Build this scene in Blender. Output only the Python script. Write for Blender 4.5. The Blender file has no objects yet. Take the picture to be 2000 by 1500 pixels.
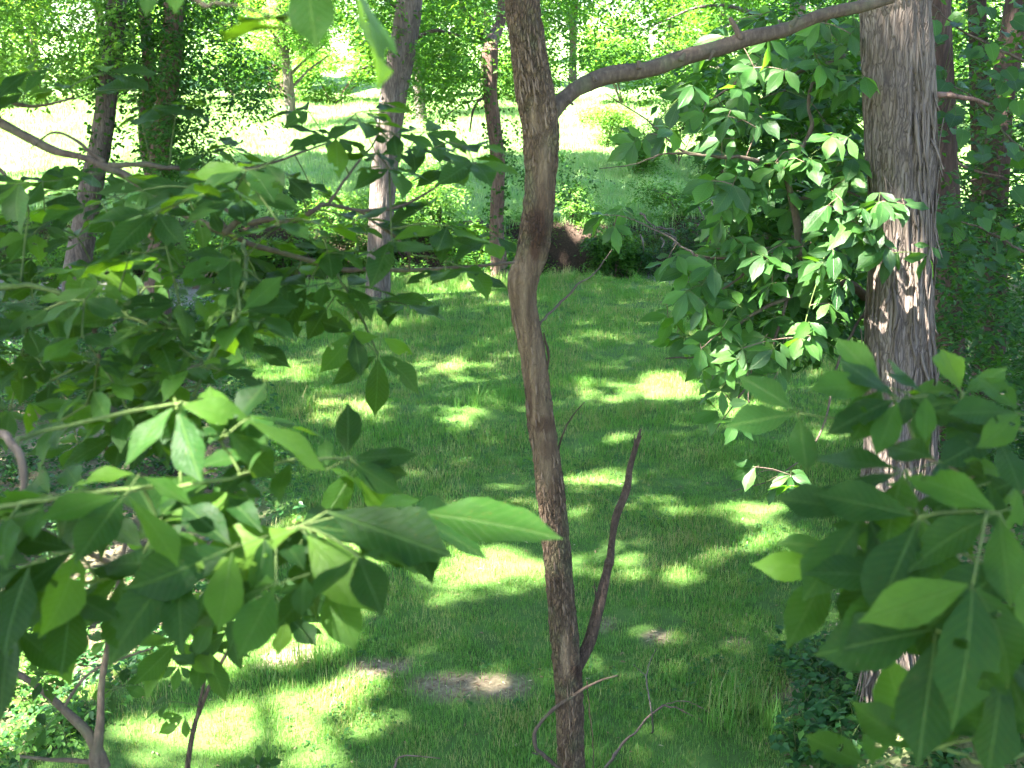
import bpy, math, random
import numpy as np
from mathutils import Vector, Matrix

random.seed(7)
rng = np.random.default_rng(7)
scene = bpy.context.scene
C = scene.collection

# ------------------------------------------------------------------ camera, sky, sun, exposure
CAM_H, PITCH, FPX = 4.6, math.radians(16.0), 2150.0
cam_d = bpy.data.cameras.new('camera')
cam = bpy.data.objects.new('camera', cam_d); C.objects.link(cam)
cam.location = (0, 0, CAM_H); cam.rotation_euler = (math.pi / 2 - PITCH, 0, 0)
cam_d.sensor_width = 36; cam_d.lens = 36 * FPX / 2000
cam_d.clip_start = 0.05; cam_d.clip_end = 3000
cam_d.dof.use_dof = True; cam_d.dof.focus_distance = 8.0; cam_d.dof.aperture_fstop = 6.3
scene.camera = cam

SUN_EL = math.radians(56); SUN_AZ = math.atan2(-0.80, -0.46)      # azimuth measured from +Y towards +X
SUN = np.array([math.sin(SUN_AZ) * math.cos(SUN_EL), math.cos(SUN_AZ) * math.cos(SUN_EL), math.sin(SUN_EL)])
world = bpy.data.worlds.new('World'); scene.world = world; world.use_nodes = True
wn = world.node_tree
sky = wn.nodes.new('ShaderNodeTexSky'); sky.sky_type = 'NISHITA'; sky.sun_disc = False
sky.sun_elevation = SUN_EL; sky.sun_rotation = SUN_AZ
bg = wn.nodes['Background']; bg.inputs['Strength'].default_value = 0.05
wn.links.new(sky.outputs['Color'], bg.inputs['Color'])
sun_d = bpy.data.lights.new('sun', 'SUN'); sun_d.energy = 5.0; sun_d.angle = math.radians(0.53); sun_d.color = (1.0, 0.95, 0.86)
sun_o = bpy.data.objects.new('sun', sun_d); C.objects.link(sun_o)
sun_o.rotation_euler = Vector(SUN).to_track_quat('Z', 'Y').to_euler()
sun_o.location = (-20, -10, 30)
vs = scene.view_settings
vs.view_transform = 'Standard'; vs.look = 'None'; vs.gamma = 1.0; vs.use_curve_mapping = False
vs.exposure = 4.6
cy = scene.cycles
cy.max_bounces = 6; cy.diffuse_bounces = 3; cy.glossy_bounces = 2; cy.transmission_bounces = 4; cy.transparent_max_bounces = 4
cy.caustics_reflective = False; cy.caustics_refractive = False
cy.sample_clamp_indirect = 6.0
cy.use_adaptive_sampling = True; cy.adaptive_threshold = 0.03

# ------------------------------------------------------------------ helpers: geometry of the view
FWD = np.array([0, math.cos(PITCH), -math.sin(PITCH)]); UPC = np.array([0, math.sin(PITCH), math.cos(PITCH)]); RGT = np.array([1.0, 0, 0])
CAM = np.array([0, 0, CAM_H])
def P(px, py, d):
    """world point seen at photo pixel (px, py), d metres along the view axis"""
    return CAM + d * (FWD + RGT * ((px - 1000) / FPX) + UPC * ((750 - py) / FPX))
def PV(px, py, d, py0):
    """like P, but keeps points that share px upright: d is the distance at row py0"""
    return P(px, py, d + 0.2867 * d / FPX * (py - py0))
def to_px(q):
    r = np.asarray(q) - CAM
    d = r @ FWD
    d = np.where(d > 0.05, d, 1e-3)
    return 1000 + FPX * (r @ RGT) / d, 750 - FPX * (r @ UPC) / d
def sstep(a, b, x):
    t = np.clip((np.asarray(x, float) - a) / (b - a), 0, 1); return t * t * (3 - 2 * t)
def norm(v):
    v = np.asarray(v, float); return v / (np.linalg.norm(v, axis=-1, keepdims=True) + 1e-12)

def _h(ix, iy, iz, seed):
    h = (ix * 73856093) ^ (iy * 19349663) ^ (iz * 83492791) ^ (seed * 2654435761)
    h = (h ^ (h >> 13)) * 1274126177 & 0x7fffffff
    h = (h ^ (h >> 16)) * 668265263 & 0x7fffffff
    return (h ^ (h >> 15) & 0x7fffffff) % 100003 / 100003.0
def vnoise(x, y, z=0.0, seed=0):
    if np.ndim(x) == 0 and np.ndim(y) == 0 and np.ndim(z) == 0: return float(vnoise(np.array([x]), np.array([y]), np.array([z]), seed)[0])
    x, y, z = np.broadcast_arrays(np.asarray(x, float), np.asarray(y, float), np.asarray(z, float))
    ix, iy, iz = (np.floor(a).astype(np.int64) for a in (x, y, z))
    fx, fy, fz = x - ix, y - iy, z - iz
    fx, fy, fz = (f * f * (3 - 2 * f) for f in (fx, fy, fz))
    r = 0
    for dx in (0, 1):
        for dy in (0, 1):
            for dz in (0, 1):
                w = (fx if dx else 1 - fx) * (fy if dy else 1 - fy) * (fz if dz else 1 - fz)
                r = r + w * _h(ix + dx, iy + dy, iz + dz, seed)
    return r * 2 - 1
def fbm(x, y, z=0.0, o=4, seed=0):
    r, a, s = 0, 0.5, 1.0
    for k in range(o):
        r = r + a * vnoise(np.asarray(x) * s, np.asarray(y) * s, np.asarray(z) * s, seed + k); a *= 0.5; s *= 2.03
    return r

# ------------------------------------------------------------------ helpers: objects
def mesh_np(name, v, f, smooth=True, attrs=None, uv=None):
    """f: (n,3) or (n,4) integer array"""
    me = bpy.data.meshes.new(name)
    v = np.ascontiguousarray(v, np.float32); f = np.ascontiguousarray(f, np.int32)
    k = f.shape[1]
    me.vertices.add(len(v)); me.vertices.foreach_set('co', v.ravel())
    me.loops.add(f.size); me.loops.foreach_set('vertex_index', f.ravel())
    me.polygons.add(len(f)); me.polygons.foreach_set('loop_start', np.arange(0, f.size, k, dtype=np.int32))
    if smooth: me.polygons.foreach_set('use_smooth', np.ones(len(f), bool))
    for n, a in (attrs or {}).items():
        at = me.attributes.new(n, 'FLOAT', 'POINT'); at.data.foreach_set('value', np.ascontiguousarray(a, np.float32))
    if uv is not None:
        l = me.uv_layers.new(name='UVMap'); l.data.foreach_set('uv', np.ascontiguousarray(uv[f.ravel()], np.float32).ravel())
    me.update(calc_edges=True); me.validate()
    return me
def obj(name, me, mat=None, parent=None):
    o = bpy.data.objects.new(name, me); C.objects.link(o)
    if mat is not None and len(me.materials) == 0: me.materials.append(mat)
    if parent is not None:
        o.parent = parent
        o.matrix_parent_inverse = Matrix.Translation(-parent.location)
    return o
def tag(o, label=None, cat=None, group=None, kind=None):
    if label: o['label'] = label
    if cat: o['category'] = cat
    if group: o['group'] = group
    if kind: o['kind'] = kind
    return o
def thing(name, loc, label, cat, group=None):
    o = bpy.data.objects.new(name, None); C.objects.link(o); o.location = loc; o.empty_display_size = 0.1
    return tag(o, label, cat, group)

def spline(pts, n):
    p = np.asarray(pts, float); m = len(p)
    if m == 2: return p[0] + (p[1] - p[0]) * np.linspace(0, 1, n)[:, None]
    q = np.vstack([2 * p[0] - p[1], p, 2 * p[-1] - p[-2]])
    t = np.linspace(0, m - 1 - 1e-6, n); i = t.astype(int); u = (t - i)[:, None]
    a, b, c, d = q[i], q[i + 1], q[i + 2], q[i + 3]
    return 0.5 * ((2 * b) + (-a + c) * u + (2 * a - 5 * b + 4 * c - d) * u * u + (-a + 3 * b - 3 * c + d) * u ** 3)
def tube(pts, radii, ns=8, n=None, disp=None, wob=0.0, cap=True):
    """swept tube; disp(theta, s, r) returns radial offset; also returns theta, s arrays"""
    n = n or max(4, len(pts) * 4)
    c = spline(pts, n)
    r = np.interp(np.linspace(0, 1, n), np.linspace(0, 1, len(radii)), radii)
    if wob:
        k = rng.uniform(0, 100)
        L = np.concatenate([[0], np.cumsum(np.linalg.norm(np.diff(c, axis=0), axis=1))])
        sc = 1.0 / (r.mean() * 7)
        c = c + wob * r[:, None] * np.stack([vnoise(L * sc, k), vnoise(L * sc, k + 9), vnoise(L * sc, k + 17)], 1)
        r = r * (1 + 0.25 * wob * vnoise(L * sc * 1.7, k + 31))
    t = norm(np.gradient(c, axis=0))
    ref = np.array([0, 1.0, 0.13]) if abs(t[0][1]) < 0.9 else np.array([1.0, 0, 0.2])
    a = np.zeros_like(c); a[0] = norm(ref - t[0] * (ref @ t[0]))
    for i in range(1, n): a[i] = norm(a[i - 1] - t[i] * (a[i - 1] @ t[i]))
    b = np.cross(t, a)
    th = np.linspace(0, 2 * np.pi, ns, endpoint=False)
    s = np.concatenate([[0], np.cumsum(np.linalg.norm(np.diff(c, axis=0), axis=1))])
    TH, S = np.meshgrid(th, s); R = np.repeat(r[:, None], ns, 1)
    if disp is not None: R = R + disp(TH, S, R)
    v = c[:, None, :] + R[..., None] * (np.cos(TH)[..., None] * a[:, None, :] + np.sin(TH)[..., None] * b[:, None, :])
    v = v.reshape(-1, 3)
    i = np.arange(n - 1)[:, None] * ns; j = np.arange(ns)[None, :]; j2 = (j + 1) % ns
    f = np.stack([i + j, i + j2, i + ns + j2, i + ns + j], -1).reshape(-1, 4)
    if cap:
        v = np.vstack([v, c[:1] - t[:1] * r[0] * 0.3, c[-1:] + t[-1:] * r[-1] * 0.6]); e0, e1 = len(v) - 2, len(v) - 1
        j = np.arange(ns); j2 = (j + 1) % ns; o = (n - 1) * ns
        f = np.vstack([f, np.stack([j2, j, np.full(ns, e0), np.full(ns, e0)], 1), np.stack([o + j, o + j2, np.full(ns, e1), np.full(ns, e1)], 1)])
    return v, f, TH.ravel(), S.ravel()
def quads_to_mesh(name, v, f, **k):
    """quads that may hold degenerate (tri) rows -> triangles"""
    t = np.vstack([f[:, [0, 1, 2]], f[f[:, 2] != f[:, 3]][:, [0, 2, 3]]])
    return mesh_np(name, v, t, **k)
def stick(name, pts, radii, mat, parent=None, ns=7, n=None, wob=0.6, attrs=None):
    v, f, _, _ = tube(pts, radii, ns, n, None, wob)
    return obj(name, quads_to_mesh(name, v, f), mat, parent)

# ------------------------------------------------------------------ materials
def new_mat(name):
    m = bpy.data.materials.new(name); m.use_nodes = True
    nt = m.node_tree; nt.nodes.clear()
    out = nt.nodes.new('ShaderNodeOutputMaterial')
    def N(t, **kw):
        n = nt.nodes.new('ShaderNode' + t)
        for k, v in kw.items(): setattr(n, k, v)
        return n
    def L(a, b): nt.links.new(a, b)
    return m, N, L, out
def ramp(N, stops):
    r = N('ValToRGB'); e = r.color_ramp.elements
    while len(e) < len(stops): e.new(0.5)
    for el, (p, c) in zip(e, stops): el.position = p; el.color = (*c, 1)
    return r
def math_node(N, L, op, a, b=None):
    n = N('Math', operation=op)
    for i, x in enumerate((a, b)):
        if x is None: continue
        if isinstance(x, (int, float)): n.inputs[i].default_value = x
        else: L(x, n.inputs[i])
    return n.outputs[0]

def leaf_material(name, stops, trans, mix=0.4, rough=0.45, source='object', veins=False, spec=0.5, holes=False):
    """stops: colour ramp over a random number per leaf; trans: colour of the light passing through"""
    m, N, L, out = new_mat(name)
    if source == 'object': rnd = N('ObjectInfo').outputs['Random']
    else: rnd = N('Attribute', attribute_name='rnd').outputs['Fac']
    col = ramp(N, stops); L(rnd, col.inputs[0])
    tcol = N('MixRGB', blend_type='MULTIPLY'); tcol.inputs[0].default_value = 1.0
    tr = ramp(N, [(0, tuple(c * 0.6 for c in trans)), (0.7, trans), (1, tuple(min(1, c * 1.6) for c in trans))]); L(rnd, tr.inputs[0])
    p = N('BsdfPrincipled'); p.inputs['Roughness'].default_value = rough; p.inputs['Specular IOR Level'].default_value = spec
    t = N('BsdfTranslucent')
    base = col.outputs[0]; tbase = tr.outputs[0]
    nz = N('TexNoise'); nz.inputs['Scale'].default_value = 9.0; nz.inputs['Detail'].default_value = 4
    tc = N('TexCoord')
    if veins:
        L(tc.outputs['UV'], nz.inputs['Vector'])
        sep = N('SeparateXYZ'); L(tc.outputs['UV'], sep.inputs[0])
        au = math_node(N, L, 'ABSOLUTE', math_node(N, L, 'SUBTRACT', sep.outputs[0], 0.5))
        k = math_node(N, L, 'SUBTRACT', sep.outputs[1], math_node(N, L, 'MULTIPLY', au, 0.45))
        fr = math_node(N, L, 'FRACT', math_node(N, L, 'MULTIPLY', k, 12.0))
        tri = math_node(N, L, 'ABSOLUTE', math_node(N, L, 'SUBTRACT', fr, 0.5))          # 0 at vein
        side = ramp(N, [(0.0, (1, 1, 1)), (0.09, (0, 0, 0))]); L(tri, side.inputs[0])
        mid = ramp(N, [(0.0, (1, 1, 1)), (0.030, (0, 0, 0))]); L(au, mid.inputs[0])
        vv = N('MixRGB', blend_type='LIGHTEN'); vv.inputs[0].default_value = 1
        sc = N('MixRGB', blend_type='MULTIPLY'); sc.inputs[0].default_value = 1; L(side.outputs[0], sc.inputs[1]); sc.inputs[2].default_value = (0.6, 0.6, 0.6, 1)
        L(sc.outputs[0], vv.inputs[1]); L(mid.outputs[0], vv.inputs[2])
        mx = N('MixRGB'); L(vv.outputs[0], mx.inputs[0]); L(base, mx.inputs[1]); mx.inputs[2].default_value = (0.09, 0.16, 0.045, 1)
        mfac = N('MixRGB', blend_type='MULTIPLY'); mfac.inputs[0].default_value = 1; L(vv.outputs[0], mfac.inputs[1]); mfac.inputs[2].default_value = (0.75, 0.75, 0.75, 1)
        L(mfac.outputs[0], mx.inputs[0]); base = mx.outputs[0]
        bump = N('Bump'); bump.inputs['Strength'].default_value = 0.6; bump.inputs['Distance'].default_value = 0.003
        hsum = N('MixRGB', blend_type='ADD'); hsum.inputs[0].default_value = 1; L(vv.outputs[0], hsum.inputs[1]); L(nz.outputs['Fac'], hsum.inputs[2])
        L(hsum.outputs[0], bump.inputs['Height']); L(bump.outputs[0], p.inputs['Normal'])
        var = N('MixRGB', blend_type='MULTIPLY'); var.inputs[0].default_value = 0.45
        rr = ramp(N, [(0.3, (0.55, 0.6, 0.5)), (0.7, (1.2, 1.15, 1.0))]); L(nz.outputs['Fac'], rr.inputs[0])
        L(base, var.inputs[1]); L(rr.outputs[0], var.inputs[2]); base = var.outputs[0]
        # brown specks and insect scars
        n2 = N('TexNoise'); n2.inputs['Scale'].default_value = 30; n2.inputs['Detail'].default_value = 2
        ad = N('VectorMath', operation='ADD'); L(tc.outputs['UV'], ad.inputs[0])
        cb = N('CombineXYZ'); L(math_node(N, L, 'MULTIPLY', rnd, 40.0), cb.inputs[0]); L(cb.outputs[0], ad.inputs[1]); L(ad.outputs[0], n2.inputs['Vector'])
        sp = ramp(N, [(0.675, (0, 0, 0)), (0.71, (1, 1, 1))]); L(n2.outputs['Fac'], sp.inputs[0])
        ms = N('MixRGB'); L(sp.outputs[0], ms.inputs[0]); L(base, ms.inputs[1]); ms.inputs[2].default_value = (0.11, 0.07, 0.02, 1); base = ms.outputs[0]
    L(base, p.inputs['Base Color']); L(tbase, t.inputs['Color'])
    ms = N('MixShader'); ms.inputs[0].default_value = mix; L(p.outputs[0], ms.inputs[1]); L(t.outputs[0], ms.inputs[2])
    L(ms.outputs[0], out.inputs[0])
    return m

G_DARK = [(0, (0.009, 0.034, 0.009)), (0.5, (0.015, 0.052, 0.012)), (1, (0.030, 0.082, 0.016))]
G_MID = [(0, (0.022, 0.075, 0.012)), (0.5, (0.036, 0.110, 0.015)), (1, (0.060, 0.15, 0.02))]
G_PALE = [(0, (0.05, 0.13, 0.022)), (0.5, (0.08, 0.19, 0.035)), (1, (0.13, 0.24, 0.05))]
HK = ([(0, (0.006, 0.027, 0.006)), (0.5, (0.011, 0.041, 0.008)), (0.85, (0.024, 0.070, 0.010)), (1, (0.058, 0.118, 0.013))], (0.098, 0.21, 0.006), 0.46, 0.5)
M_HICK = leaf_material('hickory_leaf', *HK, 'object', veins=True, spec=0.12); M_HICK_MASS = leaf_material('hickory_leaf_mass', *HK, 'attr', veins=True, spec=0.12)
M_RED = leaf_material('heart_leaf', G_DARK, (0.10, 0.26, 0.012), 0.42, 0.45, 'object', veins=True, spec=0.2)
G_SAP = [(0, (0.012, 0.045, 0.011)), (0.5, (0.022, 0.074, 0.016)), (1, (0.046, 0.118, 0.022))]
M_MIDT = leaf_material('sapling_leaf', G_SAP, (0.11, 0.28, 0.012), 0.42, 0.42, 'object', veins=True, spec=0.30); M_MIDT_MASS = leaf_material('sapling_leaf_mass', G_SAP, (0.11, 0.28, 0.012), 0.42, 0.42, 'attr', veins=True, spec=0.30)
M_CROWN = leaf_material('crown_leaf', G_MID, (0.15, 0.34, 0.02), 0.42, 0.5, 'attr', spec=0.18)
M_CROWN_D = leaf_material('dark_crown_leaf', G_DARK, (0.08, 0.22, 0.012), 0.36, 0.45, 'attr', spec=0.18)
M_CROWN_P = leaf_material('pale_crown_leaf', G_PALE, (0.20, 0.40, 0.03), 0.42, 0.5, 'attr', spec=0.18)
M_COVER = leaf_material('ground_cover_leaf', [(0, (0.012, 0.048, 0.015)), (0.6, (0.026, 0.084, 0.022)), (1, (0.075, 0.16, 0.028))], (0.08, 0.22, 0.016), 0.35, 0.45, 'attr', spec=0.18)
M_CEDARN = leaf_material('cedar_needle', [(0, (0.018, 0.05, 0.014)), (1, (0.04, 0.09, 0.022))], (0.05, 0.12, 0.015), 0.15, 0.6, 'attr')
M_LITTER = leaf_material('leaf_litter', [(0, (0.07, 0.045, 0.028)), (0.5, (0.15, 0.10, 0.06)), (0.85, (0.26, 0.20, 0.12)), (1, (0.36, 0.30, 0.20))], (0.12, 0.07, 0.03), 0.1, 0.8, 'attr', spec=0.2)

def grass_material(name, stops):
    m, N, L, out = new_mat(name)
    oi = N('ObjectInfo'); geo = N('NewGeometry')
    nz = N('TexNoise'); nz.inputs['Scale'].default_value = 0.55; nz.inputs['Detail'].default_value = 5; nz.inputs['Roughness'].default_value = 0.65
    L(geo.outputs['Position'], nz.inputs['Vector'])
    s = math_node(N, L, 'ADD', math_node(N, L, 'MULTIPLY', oi.outputs['Random'], 0.45), math_node(N, L, 'MULTIPLY', nz.outputs['Fac'], 0.75))
    bl = N('Attribute', attribute_name='rnd')
    s = math_node(N, L, 'ADD', s, math_node(N, L, 'MULTIPLY', bl.outputs['Fac'], 0.25))
    col = ramp(N, stops); L(s, col.inputs[0])
    p = N('BsdfPrincipled'); p.inputs['Roughness'].default_value = 0.5; p.inputs['Specular IOR Level'].default_value = 0.22
    L(col.outputs[0], p.inputs['Base Color'])
    t = N('BsdfTranslucent'); tc = N('MixRGB', blend_type='MULTIPLY'); tc.inputs[0].default_value = 1
    L(col.outputs[0], tc.inputs[1]); tc.inputs[2].default_value = (2.1, 2.1, 1.0, 1); L(tc.outputs[0], t.inputs['Color'])
    ms = N('MixShader'); ms.inputs[0].default_value = 0.35; L(p.outputs[0], ms.inputs[1]); L(t.outputs[0], ms.inputs[2]); L(ms.outputs[0], out.inputs[0])
    return m
M_GRASS = grass_material('grass_blade', [(0.2, (0.038, 0.130, 0.019)), (0.55, (0.070, 0.180, 0.030)), (0.82, (0.115, 0.205, 0.046)), (1.0, (0.25, 0.22, 0.11))])
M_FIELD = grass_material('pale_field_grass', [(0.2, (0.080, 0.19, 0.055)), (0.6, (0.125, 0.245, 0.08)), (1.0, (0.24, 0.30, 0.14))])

def ground_material():
    m, N, L, out = new_mat('ground_soil_and_turf')
    field = N('Attribute', attribute_name='field'); soil = N('Attribute', attribute_name='soil'); red = N('Attribute', attribute_name='red'); stone = N('Attribute', attribute_name='gravel')
    geo = N('NewGeometry')
    n1 = N('TexNoise'); n1.inputs['Scale'].default_value = 2.2; n1.inputs['Detail'].default_value = 9; n1.inputs['Roughness'].default_value = 0.7; L(geo.outputs['Position'], n1.inputs['Vector'])
    n2 = N('TexNoise'); n2.inputs['Scale'].default_value = 28; n2.inputs['Detail'].default_value = 6; L(geo.outputs['Position'], n2.inputs['Vector'])
    turf = ramp(N, [(0.25, (0.030, 0.055, 0.014)), (0.55, (0.050, 0.105, 0.020)), (0.8, (0.085, 0.13, 0.032))]); L(n1.outputs['Fac'], turf.inputs[0])
    dirt = ramp(N, [(0.2, (0.070, 0.054, 0.034)), (0.5, (0.135, 0.108, 0.070)), (0.8, (0.23, 0.19, 0.13))]); L(n2.outputs['Fac'], dirt.inputs[0])
    clay = ramp(N, [(0.2, (0.014, 0.010, 0.007)), (0.5, (0.032, 0.021, 0.015)), (0.8, (0.075, 0.050, 0.036))]); L(n2.outputs['Fac'], clay.inputs[0])
    grav = ramp(N, [(0.2, (0.09, 0.085, 0.085)), (0.5, (0.19, 0.18, 0.175)), (0.8, (0.36, 0.34, 0.32))]); L(n2.outputs['Fac'], grav.inputs[0])
    def mixc(f, a, b):
        x = N('MixRGB'); L(f, x.inputs[0]); L(a, x.inputs[1]); L(b, x.inputs[2]); return x.outputs[0]
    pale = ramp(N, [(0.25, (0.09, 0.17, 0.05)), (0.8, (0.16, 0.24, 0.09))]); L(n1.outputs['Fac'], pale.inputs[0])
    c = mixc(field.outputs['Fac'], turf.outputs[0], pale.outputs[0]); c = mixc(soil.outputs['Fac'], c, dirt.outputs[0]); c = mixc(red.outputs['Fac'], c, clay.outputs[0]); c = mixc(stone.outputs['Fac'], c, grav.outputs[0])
    p = N('BsdfPrincipled'); p.inputs['Roughness'].default_value = 0.95; p.inputs['Specular IOR Level'].default_value = 0.15; L(c, p.inputs['Base Color'])
    b = N('Bump'); b.inputs['Strength'].default_value = 0.6; b.inputs['Distance'].default_value = 0.03; L(n2.outputs['Fac'], b.inputs['Height']); L(b.outputs[0], p.inputs['Normal'])
    L(p.outputs[0], out.inputs[0]); return m
M_GROUND = ground_material()

def bark_material(name, stops, stretch=(14, 14, 2.0), bare=None, bump=0.5, moss=0.0, fine=60.0, crack=None, crack_col=(0.02, 0.014, 0.011), crack_w=0.10, crack_mix=0.45):
    m, N, L, out = new_mat(name)
    tc = N('TexCoord'); mp = N('Mapping'); mp.inputs['Scale'].default_value = stretch; L(tc.outputs['Object'], mp.inputs[0])
    n1 = N('TexNoise'); n1.inputs['Scale'].default_value = 1.6; n1.inputs['Detail'].default_value = 9; n1.inputs['Roughness'].default_value = 0.68; L(mp.outputs[0], n1.inputs['Vector'])
    col = ramp(N, stops); L(n1.outputs['Fac'], col.inputs[0]); c = col.outputs[0]
    n3 = N('TexNoise'); n3.inputs['Scale'].default_value = 1.7; n3.inputs['Detail'].default_value = 3; L(tc.outputs['Object'], n3.inputs['Vector'])
    big = ramp(N, [(0.3, (0.7, 0.68, 0.68)), (0.7, (1.2, 1.2, 1.2))]); L(n3.outputs['Fac'], big.inputs[0])
    mm = N('MixRGB', blend_type='MULTIPLY'); mm.inputs[0].default_value = 0.8; L(c, mm.inputs[1]); L(big.outputs[0], mm.inputs[2]); c = mm.outputs[0]
    if moss:
        n4 = N('TexNoise'); n4.inputs['Scale'].default_value = 9; n4.inputs['Detail'].default_value = 6; L(tc.outputs['Object'], n4.inputs['Vector'])
        mr = ramp(N, [(0.50, (0, 0, 0)), (0.68, (moss, moss, moss))]); L(n4.outputs['Fac'], mr.inputs[0])
        mx = N('MixRGB'); L(mr.outputs[0], mx.inputs[0]); L(c, mx.inputs[1]); mx.inputs[2].default_value = (0.10, 0.13, 0.055, 1); c = mx.outputs[0]
    p = N('BsdfPrincipled'); p.inputs['Roughness'].default_value = 0.9; p.inputs['Specular IOR Level'].default_value = 0.2
    if bare:
        at = N('Attribute', attribute_name='bare'); mpb = N('Mapping'); mpb.inputs['Scale'].default_value = (22, 22, 1.8); L(tc.outputs['Object'], mpb.inputs[0])
        nb = N('TexNoise'); nb.inputs['Scale'].default_value = 1.5; nb.inputs['Detail'].default_value = 7; L(mpb.outputs[0], nb.inputs['Vector'])
        wc = ramp(N, bare); L(nb.outputs['Fac'], wc.inputs[0])
        mx = N('MixRGB'); L(at.outputs['Fac'], mx.inputs[0]); L(c, mx.inputs[1]); L(wc.outputs[0], mx.inputs[2]); c = mx.outputs[0]
        st = N('Attribute', attribute_name='stain'); mx = N('MixRGB'); L(st.outputs['Fac'], mx.inputs[0]); L(c, mx.inputs[1]); mx.inputs[2].default_value = (0.045, 0.022, 0.013, 1); c = mx.outputs[0]
    hgt = None
    if crack:
        wn_ = N('TexNoise'); wn_.inputs['Scale'].default_value = 9; wn_.inputs['Detail'].default_value = 3; L(tc.outputs['Object'], wn_.inputs['Vector'])
        mv = N('MixRGB', blend_type='LINEAR_LIGHT'); mv.inputs[0].default_value = 0.03; L(tc.outputs['Object'], mv.inputs[1]); L(wn_.outputs['Color'], mv.inputs[2])
        mc = N('Mapping'); mc.inputs['Scale'].default_value = crack; L(mv.outputs[0], mc.inputs[0])
        vo = N('TexVoronoi'); vo.feature = 'DISTANCE_TO_EDGE'; vo.inputs['Scale'].default_value = 1.0; L(mc.outputs[0], vo.inputs['Vector'])
        cr = ramp(N, [(0.0, (0, 0, 0)), (crack_w, (1, 1, 1))]); L(vo.outputs['Distance'], cr.inputs[0])
        hgt = cr.outputs[0]
        inv = math_node(N, L, 'SUBTRACT', 1.0, cr.outputs[0])
        if bare: inv = math_node(N, L, 'MULTIPLY', inv, math_node(N, L, 'SUBTRACT', 1.0, math_node(N, L, 'MULTIPLY', at.outputs['Fac'], 0.6)))
        inv = math_node(N, L, 'MULTIPLY', inv, crack_mix)
        mx = N('MixRGB'); L(inv, mx.inputs[0]); L(c, mx.inputs[1]); mx.inputs[2].default_value = (*crack_col, 1); c = mx.outputs[0]
        hgt = math_node(N, L, 'MULTIPLY', inv, -2.0)
    L(c, p.inputs['Base Color'])
    n2 = N('TexNoise'); n2.inputs['Scale'].default_value = fine / 14; n2.inputs['Detail'].default_value = 7; n2.inputs['Roughness'].default_value = 0.75; L(mp.outputs[0], n2.inputs['Vector'])
    b = N('Bump'); b.inputs['Strength'].default_value = bump; b.inputs['Distance'].default_value = 0.006; hh = math_node(N, L, 'ADD', n2.outputs['Fac'], hgt) if hgt is not None else n2.outputs['Fac']
    L(hh, b.inputs['Height']); L(b.outputs[0], p.inputs['Normal'])
    L(p.outputs[0], out.inputs[0]); return m
M_BARK = bark_material('hardwood_bark', [(0.25, (0.048, 0.029, 0.017)), (0.5, (0.104, 0.067, 0.041)), (0.78, (0.19, 0.135, 0.086))], (30, 30, 8), bare=[(0.25, (0.034, 0.020, 0.012)), (0.45, (0.088, 0.058, 0.036)), (0.62, (0.140, 0.098, 0.062)), (0.85, (0.22, 0.165, 0.110))], moss=0.35, crack=(85, 85, 20), crack_w=0.24, bump=1.0, crack_mix=0.65)
M_BARKP = bark_material('bark_plate', [(0.25, (0.05, 0.032, 0.021)), (0.5, (0.11, 0.075, 0.05)), (0.78, (0.19, 0.14, 0.097))], (30, 30, 8))
M_BRANCH = bark_material('branch_bark', [(0.25, (0.030, 0.021, 0.016)), (0.55, (0.070, 0.051, 0.037)), (0.8, (0.14, 0.105, 0.078))], (40, 40, 14), moss=0.25)
M_DEAD = bark_material('dead_wood', [(0.25, (0.022, 0.014, 0.010)), (0.5, (0.062, 0.040, 0.028)), (0.8, (0.15, 0.102, 0.072))], (60, 60, 5), bump=0.9, crack=(90, 90, 9), crack_w=0.2)
M_CEDAR = bark_material('cedar_bark', [(0.22, (0.044, 0.033, 0.026)), (0.5, (0.122, 0.097, 0.080)), (0.8, (0.235, 0.195, 0.166))], (34, 34, 1.5), bump=0.8, fine=90, crack=(48, 48, 2.6), crack_w=0.14, crack_mix=0.6)
M_CEDAR_STRIP = bark_material('cedar_bark_strip', [(0.25, (0.040, 0.030, 0.024)), (0.5, (0.105, 0.083, 0.069)), (0.8, (0.21, 0.175, 0.148))], (40, 40, 2), bump=0.8)
M_GREYBARK = bark_material('grey_furrowed_bark', [(0.25, (0.045, 0.035, 0.029)), (0.5, (0.105, 0.084, 0.070)), (0.8, (0.20, 0.168, 0.142))], (9, 9, 1.0), bump=0.9, crack=(22, 22, 3.0), crack_w=0.2)
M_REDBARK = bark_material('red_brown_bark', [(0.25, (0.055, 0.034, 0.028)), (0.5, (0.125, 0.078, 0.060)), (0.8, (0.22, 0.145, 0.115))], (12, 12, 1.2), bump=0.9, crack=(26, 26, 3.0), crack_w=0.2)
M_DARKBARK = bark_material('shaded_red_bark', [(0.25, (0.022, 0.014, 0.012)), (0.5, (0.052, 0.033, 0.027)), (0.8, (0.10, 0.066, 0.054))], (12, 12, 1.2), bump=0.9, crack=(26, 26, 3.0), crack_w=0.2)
M_TWIG = bark_material('green_twig', [(0.25, (0.030, 0.045, 0.014)), (0.55, (0.065, 0.095, 0.026)), (0.8, (0.11, 0.15, 0.042))], (40, 40, 10), bump=0.1)
M_BTWIG = bark_material('brown_twig', [(0.25, (0.06, 0.040, 0.032)), (0.55, (0.13, 0.088, 0.066)), (0.8, (0.22, 0.16, 0.12))], (40, 40, 10), bump=0.3)
M_STONE = bark_material('creek_stone', [(0.25, (0.16, 0.15, 0.14)), (0.55, (0.30, 0.28, 0.26)), (0.8, (0.45, 0.42, 0.39))], (6, 6, 6), bump=0.4)

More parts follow.
